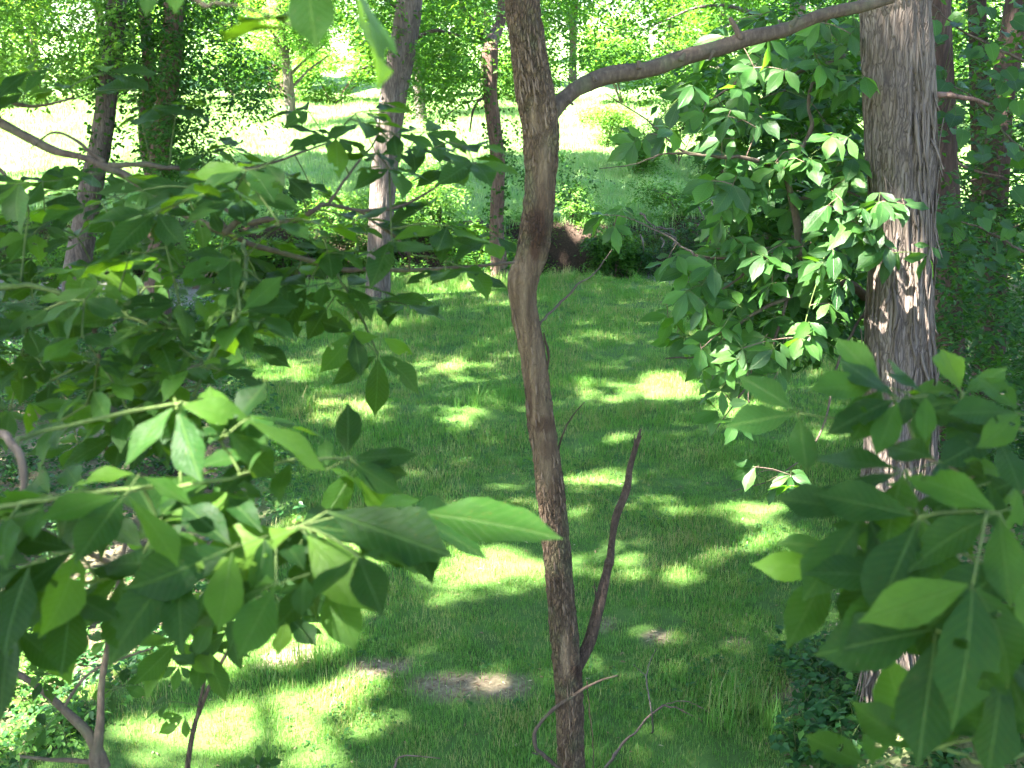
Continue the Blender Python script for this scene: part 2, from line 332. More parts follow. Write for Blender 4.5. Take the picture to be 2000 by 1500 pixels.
# ------------------------------------------------------------------ terrain
XE_Y = [2, 6, 7, 8.5, 11, 13.5, 19, 24, 40]; XE_X = [-3.6, -3.3, -2.9, -2.5, -2.3, -3.0, -5.2, -5.6, -6]
XR_Y = [2, 6, 7, 8.8, 12, 20, 26, 40]; XR_X = [1.1, 1.5, 1.95, 2.8, 4.6, 8.0, 10, 14]
def edge_l(y): return np.interp(y, XE_Y, XE_X)
def edge_r(y): return np.interp(y, XR_Y, XR_X)
def bank_y(x): return 29.6 + 0.5 * np.sin(x * 0.45) + 0.35 * np.sin(x * 1.3 + 1)      # foot of the far bank
def height(x, y):
    x = np.asarray(x, float); y = np.asarray(y, float)
    z = 0.05 * vnoise(x * 0.5, y * 0.5, 3.3) + 0.02 * vnoise(x * 2.1, y * 2.1, 5.1)
    fade = 1 - sstep(9, 14, y)
    z = z + fade * 1.3 * sstep(0.2, 3.4, x - edge_r(y) + 0.4)
    z = z + 1.6 * sstep(5.2, 0.5, y) * sstep(-2.6, -0.5, x) + (0.7 * sstep(0.0, -6.0, y))
    left = sstep(0.0, 1.6, edge_l(y) - x)
    z = z - 0.75 * left * (1 - sstep(24, 27, y))
    by = bank_y(x)
    lip = 24.6 + 0.6 * np.sin(x * 0.6 + 2) + 0.3 * vnoise(x * 1.5, 7.7)
    chan = sstep(lip, lip + 1.8, y)
    z = z * (1 - chan) + chan * (-0.95 + 0.05 * vnoise(x * 3, y * 3))
    up = sstep(by, by + 0.85, y)
    z = z + up * (1.35 + 0.18 * vnoise(x * 0.8, 1.5)) + np.where((y > by - .3) & (y < by + 1.2), 0.34 * fbm(x * 2.2, y * 2.2, 2.2, 4), 0)
    rise = np.clip(y - 31, 0, None)
    z = z + 0.098 * np.minimum(rise, 32) + 0.055 * np.clip(rise - 32, 0, 120) + 0.02 * np.clip(rise - 152, 0, None)
    return z
def ground_at(px, py, n=60):
    """intersection of the view ray with the terrain"""
    d = norm(FWD + RGT * ((px - 1000) / FPX) + UPC * ((750 - py) / FPX))
    q = CAM + d * RAY_T[:, None]; gap = q[:, 2] - height(q[:, 0], q[:, 1])
    i = int(np.argmax(gap <= 0)) if (gap <= 0).any() else len(RAY_T) - 1
    if i == 0: return q[0]
    u = gap[i - 1] / (gap[i - 1] - gap[i] + 1e-9)
    return CAM + d * (RAY_T[i - 1] + (RAY_T[i] - RAY_T[i - 1]) * u)
RAY_T = 3.0 * np.exp(np.linspace(0, math.log(120 / 3.0), 420))

DIRT = [(925, 1338, 115, 26), (1290, 1243, 34, 12), (1440, 1250, 38, 11), (1590, 1370, 60, 55), (740, 1302, 60, 14), (1190, 1222, 30, 9), (1230, 520, 60, 14), (1290, 510, 50, 12), (560, 1290, 60, 18)]
def soil_mask(x, y):
    """bare earth patches, in ground coordinates"""
    px, py = to_px(np.stack([x, y, height(x, y)], -1))
    m = np.zeros_like(x)
    wig = 0.95 * fbm(x * 3.2, y * 3.2, 1.0, 4, 11)
    for cx, cy, rx, ry in DIRT_W:
        r = np.sqrt(((x - cx) / rx) ** 2 + ((y - cy) / ry) ** 2)
        m = np.maximum(m, 1 - sstep(0.65, 1.15, r + wig))
    return m
DIRT_W = []
for cx, cy, rx, ry in DIRT:
    c = ground_at(cx, cy); e = ground_at(cx + rx, cy); t = ground_at(cx, cy - ry); b = ground_at(cx, cy + ry)
    DIRT_W.append((c[0], (t[1] + b[1]) / 2, abs(e[0] - c[0]), max(0.08, abs(t[1] - b[1]) / 2)))

def make_ground():
    def axis(lo, hi, dense_lo, dense_hi, step, grow=1.09):
        a = list(np.arange(dense_lo, dense_hi + 1e-6, step)); s = step
        while a[-1] < hi: s *= grow; a.append(a[-1] + s)
        s = step; b = []; q = dense_lo
        while q > lo: s *= grow; q -= s; b.append(q)
        return np.array(b[::-1] + a)
    xs = axis(-900, 900, -7, 9, 0.12); ys = axis(-60, 1500, 4.5, 32, 0.12)
    X, Y = np.meshgrid(xs, ys); Z = height(X, Y)
    v = np.stack([X, Y, Z], -1).reshape(-1, 3); ny, nx = X.shape
    i = np.arange(ny - 1)[:, None] * nx; j = np.arange(nx - 1)[None]
    f = np.stack([i + j, i + j + 1, i + nx + j + 1, i + nx + j], -1).reshape(-1, 4)
    x, y = v[:, 0], v[:, 1]
    sm = soil_mask(x, y)
    wild = np.maximum(sstep(0.2, 0.9, edge_l(y) - x + 0.4 * fbm(x, y)), sstep(0.1, 0.8, x - edge_r(y) + 0.4 * fbm(x, y))) * (1 - sstep(24, 26, y))
    sm = np.maximum(sm, wild * (0.55 + 0.35 * sstep(8, 10, y)))
    by = bank_y(x); red = sstep(by - 0.5, by + 0.1, y) * (1 - sstep(by + 0.85, by + 1.3, y))
    red = np.maximum(red, 0.75 * sstep(0.2, 0.8, edge_l(y) - x) * (1 - sstep(1.4, 2.2, edge_l(y) - x)) * (1 - sstep(24, 26, y)))
    lip = 24.6 + 0.6 * np.sin(x * 0.6 + 2)
    gr = sstep(lip + 0.7, lip + 1.6, y) * (1 - sstep(by - 0.5, by, y))
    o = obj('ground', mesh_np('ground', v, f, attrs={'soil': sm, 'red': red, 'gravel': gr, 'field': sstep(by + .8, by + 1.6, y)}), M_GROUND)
    tag(o, 'shaded lawn ground with bare earth patches, creek channel and rising far field', kind='structure')
make_ground()

# ------------------------------------------------------------------ sun flecks: gaps in the tree crowns
# (px, py, rx, ry, openness) in the photograph; turned into patches on the ground
SPOTS = [(912, 815, 40, 26, 1), (855, 718, 60, 26, .75), (1310, 757, 60, 28, 1), (1440, 795, 50, 32, 1), (1160, 930, 65, 26, 1), (920, 965, 50, 24, .85),
         (690, 800, 75, 26, .85), (640, 760, 40, 18, .6), (965, 1105, 112, 44, 1), (720, 1078, 80, 34, 1), (640, 1045, 45, 40, 1), (950, 1030, 52, 20, .9), (1085, 1000, 60, 18, .8),
         (870, 1155, 70, 26, .7), (1485, 1000, 60, 28, .9), (1530, 1050, 55, 26, .85), (1215, 1112, 65, 24, .65), (1380, 1130, 60, 22, .6), (700, 1350, 85, 50, 1),
         (560, 1390, 140, 46, 1), (330, 1430, 150, 55, 1), (560, 1235, 150, 55, 1), (400, 1275, 120, 60, 1), (230, 1210, 170, 90, 1), (120, 1330, 150, 90, .95), (945, 1338, 75, 24, .55), (1170, 1340, 40, 26, .95),
         (560, 722, 120, 20, .75), (1625, 612, 55, 22, .9), (1235, 530, 40, 14, 1), (800, 632, 70, 10, .8), (955, 555, 40, 22, 1), (1240, 860, 70, 18, .7),
         (1190, 765, 60, 24, .7), (985, 742, 45, 18, .6), (870, 915, 60, 22, .55), (1130, 885, 40, 18, .5), (1600, 560, 40, 20, 1), (1310, 690, 60, 14, .5), (1290, 640, 40, 10, .4),
         (1150, 660, 40, 10, .4), (1090, 1110, 60, 30, .7), (470, 1480, 120, 40, .9), (200, 1060, 60, 40, .8), (60, 720, 60, 25, .7), (560, 1000, 60, 30, .7), (1420, 640, 40, 10, .5), (850, 560, 60, 14, .8), (210, 580, 50, 30, .9),
         (1340, 1330, 60, 18, .45), (1470, 1220, 60, 20, .5), (1000, 1440, 60, 20, .35)]
SPOT_W = []
for cx, cy, rx, ry, op in SPOTS:
    c = ground_at(cx, cy); e = ground_at(cx + rx, cy); t = ground_at(cx, cy - ry); b = ground_at(cx, cy + ry)
    SPOT_W.append((c[0], (t[1] + b[1]) / 2, c[2], abs(e[0] - c[0]), max(0.1, abs(t[1] - b[1]) / 2), op))
# sunlit points above the ground: (px, py, depth, radius)
RAYS = [(1745, 545, 6.5, .15), (1715, 510, 6.5, .08), (1730, 850, 6.8, .14), (1720, 1235, 7.1, .2), (1745, 330, 6.3, .03), (1700, 1080, 6.8, .06),
        (775, 210, 22, .5), (765, 300, 22, .5), (745, 425, 22, .35), (750, 340, 22, .3), (1105, 1230, 4.6, .06), (1095, 870, 4.6, .04), (1055, 220, 4.6, .05), (255, 690, 15, .2),
        (600, 30, 1.25, .06), (745, 100, 1.2, .03), (1040, 1030, 1.5, .03), (560, 870, 1.5, .03),
        (1530, 300, 6.5, .12), (1410, 300, 6.5, .1), (1460, 320, 6.5, .12), (1990, 40, 11, .2), (545, 90, 60, 1.5), (1980, 250, 8, .15), (860, 440, 30, .9), (650, 430, 30, .7), (1120, 400, 30.5, .5), (810, 545, 25.6, .5), (930, 480, 27.5, .5), (370, 430, 28, .6), (1100, 330, 25, .5)]
RAY_W = [(P(a, b, d), r) for a, b, d, r in RAYS]
def let_sun_in(q):
    """True for crown leaves that stand in none of the gaps"""
    keep = np.ones(len(q), bool); u = rng.random(len(q))
    for cx, cy, cz, rx, ry, op in SPOT_W:
        g = q - SUN * ((q[:, 2:3] - cz) / SUN[2])
        r = np.sqrt(((g[:, 0] - cx) / rx) ** 2 + ((g[:, 1] - cy) / ry) ** 2)
        keep &= ~((r < 1.12) & (u < op * 1.02))
    for p0, r in RAY_W:
        w = q - p0; t = w @ SUN
        dd = np.linalg.norm(w - t[:, None] * SUN, axis=1)
        keep &= ~((dd < r + 0.13) & (t > 0.5))
    # the far field lies in full sun
    g = q - SUN * ((q[:, 2:3] - 1.6) / SUN[2])
    keep &= g[:, 1] < 42.5 + 2.2 * np.sin(g[:, 0] * 0.5) + 2.5 * fbm(g[:, 0] * .45, g[:, 1] * .2) + .12 * g[:, 0] - 0.5 * np.clip(-6 - g[:, 0], 0, 40)
    return keep

# ------------------------------------------------------------------ bulk foliage
def leaf_cloud(q, size, droop=0.25, up=0.9, ratio=0.45, axis=None, jit=0.5):
    """one small folded leaf per point of q; returns verts, tris, rnd"""
    n = len(q)
    L = size * rng.uniform(0.65, 1.25, n)
    if axis is None:
        a = rng.uniform(0, 2 * np.pi, n); ax = np.stack([np.cos(a), np.sin(a), np.zeros(n)], 1)
    else: ax = axis.copy()
    ax[:, 2] -= droop * rng.uniform(0.0, 2.0, n); ax = norm(ax + rng.normal(0, 0.15, (n, 3)))
    nr = np.stack([rng.normal(0, jit, n), rng.normal(0, jit, n), np.full(n, up)], 1)
    nr = norm(nr - ax * np.sum(nr * ax, 1, keepdims=True)); sd = np.cross(ax, nr)
    L = L[:, None]; W = L * ratio
    b = q; m1 = q + ax * L * 0.45 + sd * W * 0.5 + nr * L * 0.06; m2 = q + ax * L * 0.45 - sd * W * 0.5 + nr * L * 0.06
    t = q + ax * L - nr * L * 0.08
    v = np.stack([b, m1, t, m2], 1).reshape(-1, 3)
    i = np.arange(n)[:, None] * 4
    f = np.concatenate([i + [0, 1, 2], i + [0, 2, 3]], 1).reshape(-1, 3)
    return v, f
def sprays(centers, n_per, length, size, droop=0.3, out=None, ratio=0.45, spread=0.35):
    """leafy twigs: leaves set alternately along a drooping axis; returns points, leaf axes, rnd"""
    M = len(centers); a = rng.uniform(0, 2 * np.pi, M)
    d = np.stack([np.cos(a), np.sin(a), rng.normal(-0.15, 0.25, M)], 1)
    if out is not None: d = norm(d * 0.7 + out)
    else: d = norm(d)
    k = np.arange(n_per); tt = (k + 0.5) / n_per
    pts = centers[:, None, :] + d[:, None, :] * (length * tt)[None, :, None]
    pts[..., 2] -= droop * length * (tt ** 2)[None]
    side = norm(np.cross(d, [0, 0, 1.0]))
    sg = np.where(k % 2 == 0, 1.0, -1.0)
    ax = d[:, None, :] * 0.6 + side[:, None, :] * sg[None, :, None] * 0.8
    pts = pts + rng.normal(0, spread * size, pts.shape)
    rnd = np.clip(np.repeat(rng.uniform(0.15, 0.85, M), n_per) + rng.normal(0, 0.14, M * n_per), 0, 1)
    return pts.reshape(-1, 3), norm(ax.reshape(-1, 3)), rnd
def foliage(name, centers, mat, parent, n_per=10, length=0.6, size=0.12, droop=0.3, out=None, ratio=0.45, carve=False, kind=None, jit=0.45, up=0.9):
    q, ax, rnd = sprays(np.asarray(centers), n_per, length, size, droop, out, ratio)
    if carve:
        k = let_sun_in(q); q, ax, rnd = q[k], ax[k], rnd[k]
    v, f = leaf_cloud(q, size, droop * 0.6, up, ratio, ax, jit)
    o = obj(name, mesh_np(name, v, f, smooth=False, attrs={'rnd': np.repeat(rnd, 4)}), mat, parent)
    if kind: o['kind'] = kind
    return o
def ball(c, r, n, shell=0.55):
    d = norm(rng.normal(0, 1, (n, 3))); rad = rng.uniform(shell ** 3, 1, n) ** (1 / 3)
    return np.asarray(c) + d * rad[:, None] * np.asarray(r)
def lumps(c, r, n, k=9, lump=0.45):
    """points spread over k lumps inside an ellipsoid: an uneven crown with gaps"""
    r = np.asarray(r, float); cs = ball(c, r * 0.72, k, 0.3); out = []
    w = rng.dirichlet(np.ones(k) * 3) * n
    for ci, wi in zip(cs, w): out.append(ball(ci, r * lump * rng.uniform(0.6, 1.15), max(1, int(wi)), 0.3))
    return np.vstack(out)

# ------------------------------------------------------------------ bark reliefs
def bark_furrow(scale_t=9, scale_s=9, amp=0.06, seed=0):
    def d(TH, S, R):
        c, s = np.cos(TH) * R * scale_t / 0.06 * 0.06, np.sin(TH) * R * scale_t
        c = np.cos(TH) * scale_t * 0.35; s = np.sin(TH) * scale_t * 0.35
        a = 1 - np.abs(fbm(c, s, S * scale_s * 0.35, 3, seed)) * 2.4
        b = vnoise(c * 2.3, s * 2.3, S * scale_s, seed + 5)
        return R * amp * (np.clip(a, -0.5, 1) * 0.7 + 0.35 * b)
    return d
def big_trunk(name, pts, radii, mat, parent, ns=40, n=120, amp=0.08, st=14, ss=1.6, seed=0, attrs_fn=None, wob=0.0):
    def disp(TH, S, R):
        flare = 0
        c, s = np.cos(TH) * st * 0.35, np.sin(TH) * st * 0.35
        a = 1 - np.abs(fbm(c, s, S * ss, 3, seed)) * 2.6
        return R * amp * (np.clip(a, -0.6, 1)) + R * 0.06 * vnoise(np.cos(TH) * 1.2, np.sin(TH) * 1.2, S * 1.1, seed + 3)
    v, f, TH, S = tube(pts, radii, ns, n, disp, wob)
    return obj(name, quads_to_mesh(name, v, f), mat, parent)

# ------------------------------------------------------------------ leaves of the near trees
def leaf_shape(rows=9, ratio=0.44, wide=0.52, fold=0.16, bend=0.16, twist=0.0, heart=False, serr=0.0, seed=0, holes=()):
    r = np.random.default_rng(seed)
    t = np.linspace(0, 1, rows); cols = np.array([-1, -0.5, 0, 0.5, 1.0])
    if heart: w = np.where(t < 0.02, 0.45, np.sin(np.pi * np.clip(t, 0, 1) ** 0.62) ** 0.8); w[0] = 0.42; w[-1] = 0.0
    else:
        e = math.log(0.5) / math.log(wide)
        w = np.sin(np.pi * t ** e) ** 0.95; w[0] = 0.05; w[-1] = 0.0
        w = w * (1 - 0.55 * sstep(0.70, 1.0, t))
    wob = 1 + 0.05 * np.interp(np.linspace(0, 1, rows), np.linspace(0, 1, 7), r.normal(0, 1, 7)); wave = r.uniform(0, 6)
    v, uv = [], []
    for i, tt in enumerate(t):
        tw = twist * tt
        for c in cols:
            ww = w[i] * ratio * 0.5 * (wob[i] if abs(c) == 1 else 1)
            if serr and abs(c) == 1: ww *= 1 + serr * (1 if i % 2 else -1)
            x = c * ww; z = fold * abs(x) - bend * tt * tt + 0.030 * math.sin(tt * 11 + wave + (2 if c > 0 else 0)) * c * c * w[i]
            y = tt * (1 - 0.12 * bend * tt)
            if heart: y = y - (0.10 * abs(c) * (1 - tt) ** 6)
            x, z = x * math.cos(tw) - z * math.sin(tw), x * math.sin(tw) + z * math.cos(tw)
            v.append((x, y, z)); uv.append((0.5 + c * 0.5 * max(0.05, w[i]), tt))
    f = []
    for i in range(rows - 1):
        for j in range(4):
            if (i, j) not in holes: a = i * 5 + j; f.append((a, a + 1, a + 6, a + 5))
    return np.array(v), np.array(f), np.array(uv)
RAW = {}; MASS_OF = {'hickory_leaf': M_HICK_MASS, 'heart_leaf': M_RED, 'sapling_leaf': M_MIDT_MASS}
def leaf_meshes(name, mat, specs):
    out = []
    for k, s in enumerate(specs):
        v, f, uv = leaf_shape(seed=k, **s); me = mesh_np(name, v, f, uv=uv); me.materials.append(mat); out.append(me); RAW[me.name] = (v, f, uv, MASS_OF[mat.name])
    return out
HICK = leaf_meshes('hickory_leaf', M_HICK, [dict(rows=17, serr=.022, **k) for k in (dict(bend=.10, wide=.56), dict(bend=.22, twist=.25, wide=.52, holes=((9, 0), (10, 0), (6, 2))), dict(bend=.05, fold=.22, wide=.58), dict(bend=.28, twist=-.3, ratio=.42, holes=((11, 3), (12, 3), (12, 2))), dict(bend=.14, ratio=.52, wide=.60, fold=.1), dict(bend=.18, ratio=.40, wide=.5), dict(bend=.34, twist=.4, ratio=.46, fold=.3, holes=((7, 3), (4, 1))), dict(bend=-.05, ratio=.46, wide=.57, fold=-.1))])
SERR = leaf_meshes('toothed_leaf', M_HICK, [dict(rows=33, ratio=.62, bend=.06, fold=.05, wide=.55, serr=.035)])
MIDL = leaf_meshes('sapling_leaf', M_MIDT, [dict(rows=7, bend=.16, wide=.54), dict(rows=7, bend=.3, twist=.3, wide=.5), dict(rows=7, bend=.08, fold=.22, ratio=.5), dict(rows=7, bend=.24, twist=-.3, ratio=.42)])
HEART = leaf_meshes('heart_leaf', M_RED, [dict(rows=8, ratio=.95, heart=True, bend=.15), dict(rows=8, ratio=.88, heart=True, bend=.3, twist=.2), dict(rows=8, ratio=1.0, heart=True, bend=.08, fold=.2)])

def put_leaf(parent, me, base, axis, normal, L, name='leaf'):
    y = norm(axis); z = norm(np.asarray(normal) - y * (np.asarray(normal) @ y)); x = np.cross(y, z)
    o = bpy.data.objects.new(name, me); C.objects.link(o); o.parent = parent
    M = Matrix(((x[0] * L, y[0] * L, z[0] * L, base[0] - parent.location[0]), (x[1] * L, y[1] * L, z[1] * L, base[1] - parent.location[1]), (x[2] * L, y[2] * L, z[2] * L, base[2] - parent.location[2]), (0, 0, 0, 1)))
    o.matrix_local = M
    return o
def plane_dir(px_deg, n, clampv=1.3):
    p = RGT * math.cos(math.radians(px_deg)) + UPC * math.sin(math.radians(px_deg))
    fn = FWD @ n; t = -(p @ n) / (fn if abs(fn) > 0.05 else math.copysign(0.05, fn))
    return norm(p + FWD * np.clip(t, -clampv, clampv))
def rot_about(v, axis, ang):
    return v * math.cos(ang) + np.cross(axis, v) * math.sin(ang) + axis * (axis @ v) * (1 - math.cos(ang))
def leaf_matrix(base, axis, normal, L):
    y = norm(axis); z = norm(np.asarray(normal) - y * (np.asarray(normal) @ y)); x = np.cross(y, z)
    return np.stack([x, y, z], 1) * L, np.asarray(base)
class NearTree:
    droop = 0.10
    """a thing with branches, twigs and single leaves"""
    def __init__(s, name, loc, label, cat='tree', group=None): s.root = thing(name, loc, label, cat, group); s.paths = []; s.n = 0; s.items = []
    def leaf(s, me, base, axis, normal, L): s.items.append((me, np.array(base), np.array(axis), np.array(normal), L)); s.n += 1
    def finish(s, most=290):
        """the leaves that show largest become objects, the rest one mass"""
        key = [-it[4] / max(.3, (it[1] - CAM) @ FWD) for it in s.items]; order = np.argsort(key)
        for i in order[:most]: put_leaf(s.root, *s.items[i])
        V, F, U, R, o = [], [], [], [], 0
        for i in order[most:]:
            me, b, a, n, L = s.items[i]; v, f, uv, m = RAW[me.name]; A, t = leaf_matrix(b, a, n, L)
            V.append(v @ A.T + t); F.append(f + o); U.append(uv); R.append(np.full(len(v), rng.random())); o += len(v)
        if V:
            g = obj('leaf_mass', mesh_np('leaf_mass', np.vstack(V), np.vstack(F), uv=np.vstack(U), attrs={'rnd': np.concatenate(R)}), m, s.root); g['kind'] = 'stuff'
    def branch(s, pts, r0, r1, mat=M_BRANCH, name='branch', ns=10, wob=0.8, n=None):
        s.paths.append(spline(pts, 40)); return stick(name, pts, [r0, (r0 + r1) / 2, r1], mat, s.root, ns, n or len(pts) * 7, wob)
    def nearest(s, q):
        a = np.vstack(s.paths); return a[np.argmin(np.linalg.norm(a - q, axis=1))]
    def compound(s, hub, deg, L, k=0.3, meshes=HICK, n=5, link=True, jit=0.3, mat=M_TWIG, rt=0.0014, clampv=1.3, attach=None):
        up = np.array([0, 0, 1.0]); nrm = norm(up * (1 - k) - FWD * k + rng.normal(0, jit * 0.6, 3))
        a = plane_dir(deg, nrm, clampv); a = norm(a - nrm * (a @ nrm))
        if link:
            b = attach if attach is not None else s.nearest(hub)
            mid = (b + hub) / 2 + np.array([0, 0, 0.05 * np.linalg.norm(hub - b)])
            stick('twig', [b, mid, hub], [rt * 1.6, rt], mat, s.root, 5, 8, 0.3); s.paths.append(spline([b, mid, hub], 8)[4:])
        rl = L * 0.33
        specs = [(0, 0.0, 1.0), (58, 0.02, 0.86), (-58, 0.02, 0.86), (72, 1.0, 0.6), (-72, 1.0, 0.6), (80, 1.9, 0.4), (-80, 1.9, 0.4)][:n]
        stick('leaf_stalk', [hub + a * 0.015, hub - a * rl * (1.1 if n > 3 else .4) + nrm * -0.004], [rt * 0.55, rt * 0.9], mat, s.root, 4, 4, 0.2)
        for ang, back, sc in specs:
            d = rot_about(a, nrm, math.radians(ang + rng.normal(0, 9)))
            dn = norm(nrm + rng.normal(0, jit, 3)); d = norm(d - np.array([0, 0, s.droop + 1.3 * s.droop * rng.random()]) * (1 - k) + rng.normal(0, 0.06, 3))
            s.leaf(meshes[rng.integers(len(meshes))], hub - a * rl * back + d * 0.006, d, dn, L * sc * rng.uniform(0.88, 1.12))

# ================================================================== the slender leaning tree in the middle
def center_tree():
    D = 4.6
    def dT(y): return D + 0.000613 * (y - 750)
    loc = P(1117, 1560, D); loc[2] = height(loc[0], loc[1])
    t = thing('slender_tree', loc, 'slender leaning tree with peeling brown bark and bare wood patches, mid-lawn foreground', 'tree')
    px = [(1004, -260, 50), (1010, -120, 52), (1020, 0, 55), (1033, 100, 58), (1048, 200, 62), (1056, 265, 58), (1056, 350, 52), (1048, 440, 54), (1038, 500, 52), (1022, 545, 60), (1023, 600, 50), (1042, 700, 48), (1053, 800, 50), (1068, 900, 50), (1080, 1000, 50), (1090, 1100, 51), (1098, 1200, 53), (1108, 1300, 53), (1113, 1400, 52), (1116, 1500, 51), (1118, 1620, 54), (1120, 1800, 62)]
    pts = [P(x, y, dT(y)) for x, y, w in px]; rad = [w / 2 / FPX * D for x, y, w in px]
    pts = pts + [np.array([pts[-1][0], pts[-1][1], height(pts[-1][0], pts[-1][1]) - 0.1])]; rad.append(rad[-1] * 1.25)
    pts = [pts[0] + np.array([-0.25, 0.1, 2.4]), pts[0] + np.array([-0.1, 0.0, 1.2])] + pts; rad = [0.035, 0.048] + rad
    def bare_mask(v, TH):
        x, y = to_px(v)
        def el(cx, cy, rx, ry, s=0.35): return 1 - sstep(1 - s, 1 + s, np.sqrt(((x - cx) / rx) ** 2 + ((y - cy) / ry) ** 2) + 0.35 * fbm(v[:, 0] * 22, v[:, 1] * 22, v[:, 2] * 9, 3, 4))
        b = np.maximum.reduce([el(1050, 232, 16, 34), el(1062, 350, 20, 95), el(1018, 560, 40, 62), el(1030, 640, 26, 90), el(1045, 745, 24, 90), el(1062, 850, 20, 70), el(1070, 905, 20, 60), el(1106, 1270, 12, 50), el(1118, 1380, 7, 34), el(1040, 510, 20, 30)])
        st = np.maximum.reduce([el(1052, 440, 20, 42), el(1045, 480, 10, 26), el(1060, 400, 10, 60) * .6, el(1062, 830, 20, 16) * .7, el(1068, 880, 16, 22) * .5, el(1092, 960, 22, 30) * .5, el(1130, 1312, 12, 14), el(1030, 800, 9, 60) * .7])
        return b, st
    relief = bark_furrow(16, 34, 0.20, 3)
    hold = {}
    def disp(TH, S, R):
        d = relief(TH, S, R)
        return d
    # first pass to know where each vertex lies in the picture, then flatten the relief on bare wood
    v0, f, TH, S = tube(pts, rad, 72, 620, None, 0.0)
    b, st = bare_mask(v0, None)
    bb = b[:-2].reshape(620, 72)
    v, f, TH, S = tube(pts, rad, 72, 620, lambda T, s, R: relief(T, s, R) * (1 - 0.62 * bb) - R * 0.06 * bb + R * 0.035 * vnoise(np.cos(T) * 2, np.sin(T) * 2, s * 7, 8), 0.0)
    obj('trunk', quads_to_mesh('trunk', v, f, attrs={'bare': b, 'stain': st}), M_BARK, t)
    # loose bark edges
    for x0, y0, x1, y1, off in [(1032, 780, 1050, 900, -1), (1048, 900, 1056, 1010, -1), (1062, 650, 1070, 720, 1), (1075, 270, 1078, 410, 1), (1032, 340, 1030, 420, -1), (1026, 745, 1036, 800, -1), (1012, 490, 1024, 440, -1)]:
        a = P(x0, y0, dT(y0) - 0.01); c = P(x1, y1, dT(y1) - 0.01)
        m = (a + c) / 2 + RGT * off * 0.006
        stick('bark_flake', [a, m, c], [0.003, 0.0065, 0.004], M_DEAD, t, 6, 14, 0.9)
    for k in range(110):
        y0 = rng.choice([rng.uniform(0, 330), rng.uniform(940, 1230), rng.uniform(1330, 1500), rng.uniform(60, 200), rng.uniform(560, 940)]); i0 = [p[1] for p in px]
        cx = np.interp(y0, i0, [p[0] for p in px]); w = np.interp(y0, i0, [p[2] for p in px]) / 2; u = rng.uniform(-.97, .97)
        L = rng.uniform(10, 34); dep = dT(y0) - math.sqrt(max(0, 1 - u * u)) * w / FPX * D * 1.10
        cx2 = np.interp(y0 + L, i0, [p[0] for p in px]); off = u * w * 1.05
        stick('bark_flake', [P(cx + off, y0, dep), P((cx + cx2) / 2 + off + rng.normal(0, 1), y0 + L / 2, dep - .001), P(cx2 + off, y0 + L, dep - .0035)], [0.0012, 0.0040, 0.0030], M_BARKP, t, 5, 7, 0.6)
    # arching limb with its stub
    lp = [(1056, 268, 30), (1066, 243, 30), (1086, 214, 29), (1130, 176, 28), (1200, 147, 28), (1300, 123, 27), (1400, 98, 27), (1500, 62, 26), (1600, 33, 25), (1690, 10, 23), (1745, -2, 20)]
    dd = np.linspace(dT(275), dT(275) + 0.35, len(lp)); pts2 = [P(x, y, d) for (x, y, w), d in zip(lp, dd)]
    v, f, TH, S = tube(pts2, [w / 2 / FPX * D for x, y, w in lp], 28, 200, bark_furrow(9, 12, 0.15, 9), 0.45)
    lb = obj('limb', quads_to_mesh('limb', v, f, attrs={'bare': np.zeros(len(v)), 'stain': np.zeros(len(v))}), M_BRANCH, t)
    for a, b_, r in [((1245, 132), (1246, 118), 8), ((1165, 158), (1158, 146), 6), ((1450, 75), (1425, 35), 9), ((1330, 117), (1338, 104), 7), ((1395, 100), (1385, 118), 5), ((1545, 50), (1556, 34), 7), ((1620, 28), (1612, 44), 5), ((1110, 192), (1120, 206), 5)]:
        stick('knot_stub', [P(*a, dT(275) + .35 * (a[0] - 1050) / 700), P((a[0] + b_[0]) / 2, (a[1] + b_[1]) / 2, dT(275) + .35 * (a[0] - 1050) / 700), P(*b_, dT(275) + .35 * (a[0] - 1050) / 700)], [r / FPX * D * .8, r / FPX * D * .45], M_BRANCH, lb, 8, 8, 0.5)
    # dead stub branch
    sp = [(1116, 1330, 34), (1126, 1304, 24), (1150, 1255, 20), (1170, 1180, 20), (1188, 1105, 18), (1191, 1095, 21), (1194, 1085, 16), (1198, 1050, 14), (1208, 1000, 15), (1230, 920, 12), (1243, 870, 9), (1251, 838, 3)]
    for ax, ay, bx_, by_ in [(1240, 880, 1240, 848), (1245, 872, 1256, 846), (1168, 1190, 1160, 1130)]: stick('splinter', [P(ax, ay, dT(1310) - .03), P((ax + bx_) / 2 - 1, (ay + by_) / 2, dT(1310) - .03), P(bx_, by_, dT(1310) - .03)], [0.006, 0.0045, 0.001], M_DEAD, t, 5, 8, 0.4)
    v, f, TH, S = tube([P(x, y, dT(1310) - 0.002 * i) for i, (x, y, w) in enumerate(sp)], [w / 2 / FPX * D for x, y, w in sp], 20, 120, bark_furrow(8, 9, 0.24, 21), 0.7)
    obj('dead_branch', quads_to_mesh('dead_branch', v, f), M_DEAD, t)
    stick('twig', [P(1088, 884, dT(884)), P(1102, 842, dT(884) - .05), P(1120, 810, dT(884) - .1), P(1142, 785, dT(884) - .15)], [0.0055, 0.0035, 0.0015], M_DEAD, t, 6, 16)
    stick('twig', [P(1052, 636, dT(636)), P(1080, 605, dT(636) + .1), P(1112, 575, dT(636) + .2), P(1130, 553, dT(636) + .25), P(1160, 535, dT(636) + .3), P(1195, 488, dT(636) + .4)], [0.006, 0.005, 0.002], M_BRANCH, t, 6, 24)
